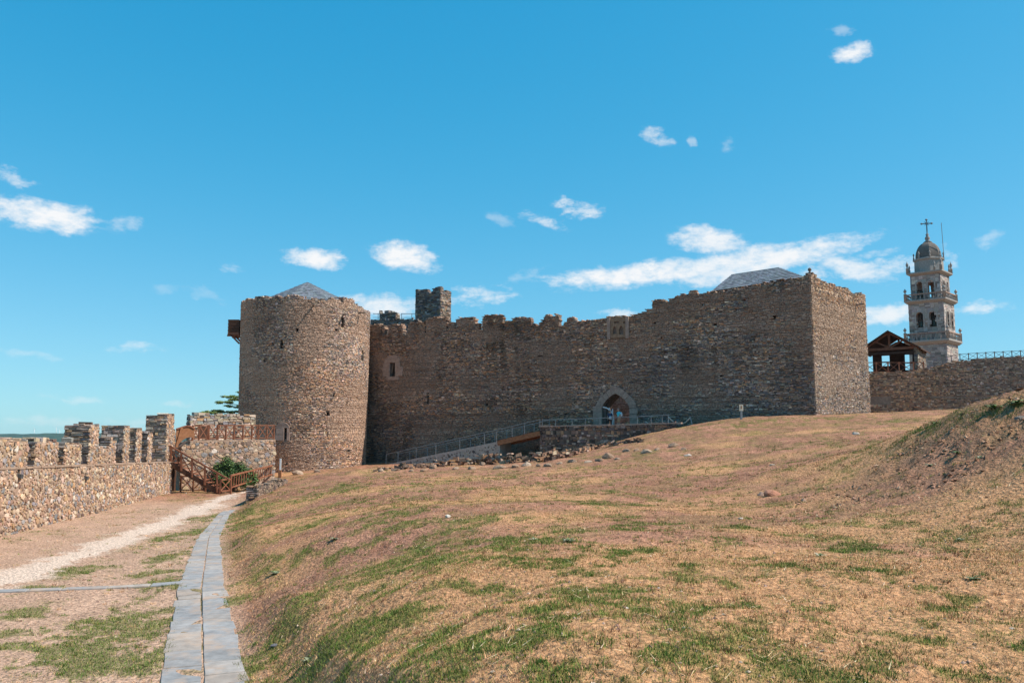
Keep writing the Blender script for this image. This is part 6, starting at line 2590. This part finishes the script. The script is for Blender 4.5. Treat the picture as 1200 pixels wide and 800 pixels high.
# ------------------------------------------------------------------ clods and loose bits on the ground
def lumps(x, y, size, col, seed, sink=.35):
    rg = np.random.default_rng(seed)
    n = len(x)
    z = zt(x, y)
    base = np.array([[1, 0, 0], [0, 1, 0], [-1, 0, 0], [0, -1, 0], [0, 0, 1], [0, 0, -1]], float)
    T = np.array([[0, 1, 4], [1, 2, 4], [2, 3, 4], [3, 0, 4], [1, 0, 5], [2, 1, 5], [3, 2, 5], [0, 3, 5]])
    v = base[None] * rg.uniform(.55, 1.25, (n, 6, 1)) + rg.uniform(-.25, .25, (n, 6, 3))
    a = rg.uniform(0, 6.28, n)
    ca, sa = np.cos(a)[:, None], np.sin(a)[:, None]
    vx = v[..., 0] * ca - v[..., 1] * sa
    vy = v[..., 0] * sa + v[..., 1] * ca
    flat = rg.uniform(.4, .9, n)[:, None]
    V = np.stack([x[:, None] + vx * size[:, None], y[:, None] + vy * size[:, None], z[:, None] + (v[..., 2] * flat + .5 - sink) * size[:, None]], -1).reshape(-1, 3)
    Fc = (np.arange(n)[:, None, None] * 6 + T[None]).reshape(-1, 3)
    return V, Fc, np.repeat(col, 6, 0)


rg = np.random.default_rng(5)
n = 9000
x = rg.normal(14.5, 4.2, n)
y = rg.normal(21.5, 3.2, n)
k = (mound_mask(x, y) > .22) & (y < 25 + .1 * x) & (fbm(x * 1.2, y * 1.2, 3, 121) > .54)
x, y = x[k], y[k]
V, Fc, C = lumps(x, y, .02 + .07 * rg.random(len(x)) ** 3, pal_pick(rg, [((.22, .12, .07), .5), ((.31, .18, .11), .3), ((.40, .26, .17), .2)], len(x)), 7)
tag(mesh_np('clods', V, Fc, M_ROCK, None, C), 'loose brown clods of earth on the face of the mound', 'earth', kind='stuff')
n = 9000
R_ = np.exp(rg.uniform(math.log(5), math.log(60), n))
A_ = np.radians(rg.uniform(-36, 36, n))
x, y = R_ * np.sin(A_), R_ * np.cos(A_)
k = (np.abs(x - path_x(y)) > .7) & (fbm(x * .6, y * .6, 2, 131) > .4)
x, y, R_ = x[k], y[k], R_[k]
V, Fc, C = lumps(x, y, (.004 + .02 * rg.random(len(x)) ** 4) * (1 + R_ * .02), pal_pick(rg, [((.30, .19, .13), .45), ((.42, .31, .23), .25), ((.18, .12, .09), .25), ((.5, .43, .36), .05)], len(x)), 8)
tag(mesh_np('pebbles', V, Fc, M_ROCK, None, C), 'small pebbles and crumbs of soil scattered over the turf', 'pebbles', kind='stuff')

# ------------------------------------------------------------------ grass
rg = np.random.default_rng(77)


def scatter(n, D0, D1, pw):
    """points spread so that near ground gets more blades per square metre"""
    t = rg.random(n)
    R_ = (D0 ** pw + t * (D1 ** pw - D0 ** pw)) ** (1 / pw)
    A_ = np.radians(rg.uniform(-37, 37, n))
    return R_ * np.sin(A_), R_ * np.cos(A_), R_


def blades(n, D0, D1, pw, lmin, lmax, wid):
    x, y, R_ = scatter(n, D0, D1, pw)
    green, straw, track, fl = cover(x, y)
    mm = sstep(mound_mask(x, y), .2, .5) * sstep(25.5 - y + .1 * x, -1, 1.5)
    patch = fbm(x * .9, y * .9, 3, 101)
    dens = .30 + .45 * straw + .75 * green
    dens *= .55 + .9 * patch
    dens *= (1 - track * .97) * (1 - .65 * fl * (1 - green)) * (1 - .2 * mm * (1 - green))
    onpath = (np.abs(x - path_x(y)) < path_half(y) - .07) & (y < 40)
    dens[onpath] = 0
    k = rg.random(n) < dens
    x, y, R_, green, straw = x[k], y[k], R_[k], green[k], straw[k]
    n = len(x)
    z = zt(x, y)
    isg = rg.random(n) < green * .85 + .04
    L = rg.uniform(lmin, lmax, n) * np.where(isg, 1.0, .9) * (1 + .4 * (patch[k] - .5))
    a = rg.uniform(0, 6.28, n)
    lean = np.where(isg, rg.uniform(.2, .9, n), rg.uniform(.5, 1.6, n))
    hl = L / np.sqrt(1 + lean ** 2)
    dx, dy = np.cos(a) * hl * lean, np.sin(a) * hl * lean
    wa = a + 1.57 + rg.uniform(-.5, .5, n)
    w_ = wid * rg.uniform(.6, 1.5, n) * np.where(isg, 1.15, .85)
    wx, wy = np.cos(wa) * w_, np.sin(wa) * w_
    z0_ = z - .006
    V = np.stack([np.stack([x - wx, y - wy, z0_], 1), np.stack([x + wx, y + wy, z0_], 1), np.stack([x + dx, y + dy, z0_ + hl], 1)], 1).reshape(-1, 3)
    cg = pal_pick(rg, [((.085, .150, .022), .45), ((.125, .19, .034), .33), ((.25, .235, .065), .12), ((.055, .090, .018), .1)], n)
    cs_ = pal_pick(rg, [((0.564, 0.322, 0.149), .38), ((0.689, 0.431, 0.222), .24), ((0.386, 0.206, 0.104), .25), ((0.230, 0.116, 0.063), .13)], n)
    cb_ = pal_pick(rg, [((0.376, 0.192, 0.113), .4), ((0.522, 0.279, 0.168), .35), ((0.218, 0.108, 0.063), .25)], n)
    co_ = pal_pick(rg, [((.27, .235, .075), .5), ((.36, .28, .10), .3), ((.19, .175, .055), .2)], n)
    dry = np.where((rg.random(n) < straw * .8 + .1)[:, None], cs_, cb_)
    olv = sstep(fbm(x * .8 + 40, y * .6, 4, 98, .6), .46, .66)
    dry = np.where((rg.random(n) < olv * .38)[:, None], co_, dry)
    dry = dry * (.72 + .56 * fbm(x * .55, y * .45, 4, 97, .65))[:, None]
    c = np.where(isg[:, None], cg, dry)
    return V, np.repeat(c, 3, 0)


Vs, Cs = [], []
for args in [(460000, 4.5, 14, 1.0, .018, .048, .0028), (440000, 12, 34, .9, .022, .055, .0048), (240000, 30, 75, .9, .03, .07, .010)]:
    V, C = blades(*args)
    Vs.append(V)
    Cs.append(C)


def tufts(cx, cy, rad, nb, L, wid, colfn, up=.5):
    n = len(cx)
    k = np.repeat(np.arange(n), nb)
    a = rg.uniform(0, 6.28, len(k))
    r = rad[k] * np.sqrt(rg.random(len(k)))
    x, y = cx[k] + r * np.cos(a), cy[k] + r * np.sin(a)
    z = zt(x, y) - .008
    l_ = L[k] * rg.uniform(.45, 1.2, len(k))
    a2 = a + rg.normal(0, .8, len(k))
    lean = rg.uniform(.1, 1.0, len(k)) * (1.5 - up)
    hl = l_ / np.sqrt(1 + lean ** 2)
    w_ = wid[k] * rg.uniform(.6, 1.4, len(k))
    wa = rg.uniform(0, 6.28, len(k))
    V = np.stack([np.stack([x - np.cos(wa) * w_, y - np.sin(wa) * w_, z], 1), np.stack([x + np.cos(wa) * w_, y + np.sin(wa) * w_, z], 1), np.stack([x + np.cos(a2) * hl * lean, y + np.sin(a2) * hl * lean, z + hl], 1)], 1).reshape(-1, 3)
    return V, np.repeat(colfn(len(k), k), 3, 0)


n = 26000
R_ = (rg.random(n) * (48 ** .7 - 5 ** .7) + 5 ** .7) ** (1 / .7)
A_ = np.radians(rg.uniform(-36, 36, n))
cx, cy = R_ * np.sin(A_), R_ * np.cos(A_)
gq, sq_, tq, fq = cover(cx, cy)
k = (rg.random(n) < (.25 + .75 * gq) * (1 - .95 * tq) * (1 - .75 * fq * (1 - gq))) & ~((np.abs(cx - path_x(cy)) < path_half(cy) - .03) & (cy < 40))
cx, cy, R_, gq, sq_ = cx[k], cy[k], R_[k], gq[k], sq_[k]
n = len(cx)
kind_ = rg.random(n)
gcol_ = pal_pick(rg, [((.08, .135, .024), .35), ((.13, .18, .04), .3), ((.22, .225, .06), .2), ((.30, .25, .08), .15)], n)
dcol_ = pal_pick(rg, [((0.418, 0.234, 0.109), .35), ((0.230, 0.116, 0.063), .35), ((0.626, 0.392, 0.200), .3)], n)
tc_ = np.where((kind_ < gq * .85 + .22)[:, None], gcol_, dcol_)
V, C = tufts(cx, cy, (.03 + .12 * rg.random(n) ** 2) * (1 + R_ * .02), 15, (.03 + .045 * rg.random(n) ** 1.5) * (1 + R_ * .012), .0035 * (1 + R_ * .045), lambda m_, kk: tc_[kk] * rg.uniform(.75, 1.25, (m_, 1)))
Vs.append(V)
Cs.append(C)
# long bleached stems lying in the turf
n = 3800
R_ = (rg.random(n) * (24 ** .8 - 5 ** .8) + 5 ** .8) ** (1 / .8)
A_ = np.radians(rg.uniform(-36, 36, n))
x, y = R_ * np.sin(A_), R_ * np.cos(A_)
k = (x > path_x(y) + .7) & (fbm(x * .8, y * .8, 3, 141) > .47)
x, y, R_ = x[k], y[k], R_[k]
n = len(x)
z = zt(x, y) + .015
a = rg.uniform(0, 6.28, n)
L = rg.uniform(.06, .17, n)
dx, dy = np.cos(a) * L, np.sin(a) * L
z2 = zt(x + dx, y + dy) + rg.uniform(.01, .06, n)
w_ = .0028 * (1 + R_ * .05)
px2, py2 = -np.sin(a) * w_, np.cos(a) * w_
V = np.stack([np.stack([x - px2, y - py2, z], 1), np.stack([x + px2, y + py2, z], 1), np.stack([x + dx, y + dy, z2], 1)], 1).reshape(-1, 3)
Vs.append(V)
Cs.append(np.repeat(pal_pick(rg, [((.70, .55, .36), .5), ((.58, .40, .22), .3), ((.30, .18, .10), .2)], n), 3, 0))
# rank green growth on the crest of the mound and the bank top
cx, cy = [], []
for _ in range(420):
    u = rg.uniform(1040, 1215)
    v = np.interp(u, [1040, 1065, 1120, 1165, 1215], [522, 508, 484, 474, 465]) + abs(rg.normal(0, 9)) + 1
    g_ = ground_hit(u, v)
    if g_ and g_.y < 34:
        cx.append(g_.x)
        cy.append(g_.y)
cx, cy = np.array(cx), np.array(cy)
n = len(cx)
tc2 = pal_pick(rg, [((.085, .135, .03), .4), ((.14, .17, .05), .3), ((.40, .29, .16), .3)], n)
V, C = tufts(cx, cy, .05 + .10 * rg.random(n), 18, .04 + .10 * rg.random(n) ** 2, np.full(n, .006), lambda m_, kk: tc2[kk] * rg.uniform(.7, 1.3, (m_, 1)), up=.9)
Vs.append(V)
Cs.append(C)
V = np.concatenate(Vs)
C = np.concatenate(Cs)
gr_ = mesh_np('grass', V, np.arange(len(V)).reshape(-1, 3), M_GRASS, None, C)
tag(gr_, 'short dry turf grass with scattered green tufts', 'grass', kind='stuff')

# ------------------------------------------------------------------ thin summer haze
m = MB()
m.box(-3000, 3000, -3000, 3000, -20, 48)
hz_m = bpy.data.materials.new('haze_air')
hz_m.use_nodes = True
hn = hz_m.node_tree
for n_ in list(hn.nodes):
    hn.nodes.remove(n_)
pv = hn.nodes.new('ShaderNodeVolumePrincipled')
pv.inputs['Color'].default_value = (.80, .90, 1.0, 1)
pv.inputs['Density'].default_value = 0.00006
pv.inputs['Anisotropy'].default_value = 0.2
ho = hn.nodes.new('ShaderNodeOutputMaterial')
hn.links.new(pv.outputs[0], ho.inputs['Volume'])
haze = m.build('haze', hz_m)
tag(haze, 'thin bluish summer haze over the landscape', 'haze', kind='stuff')
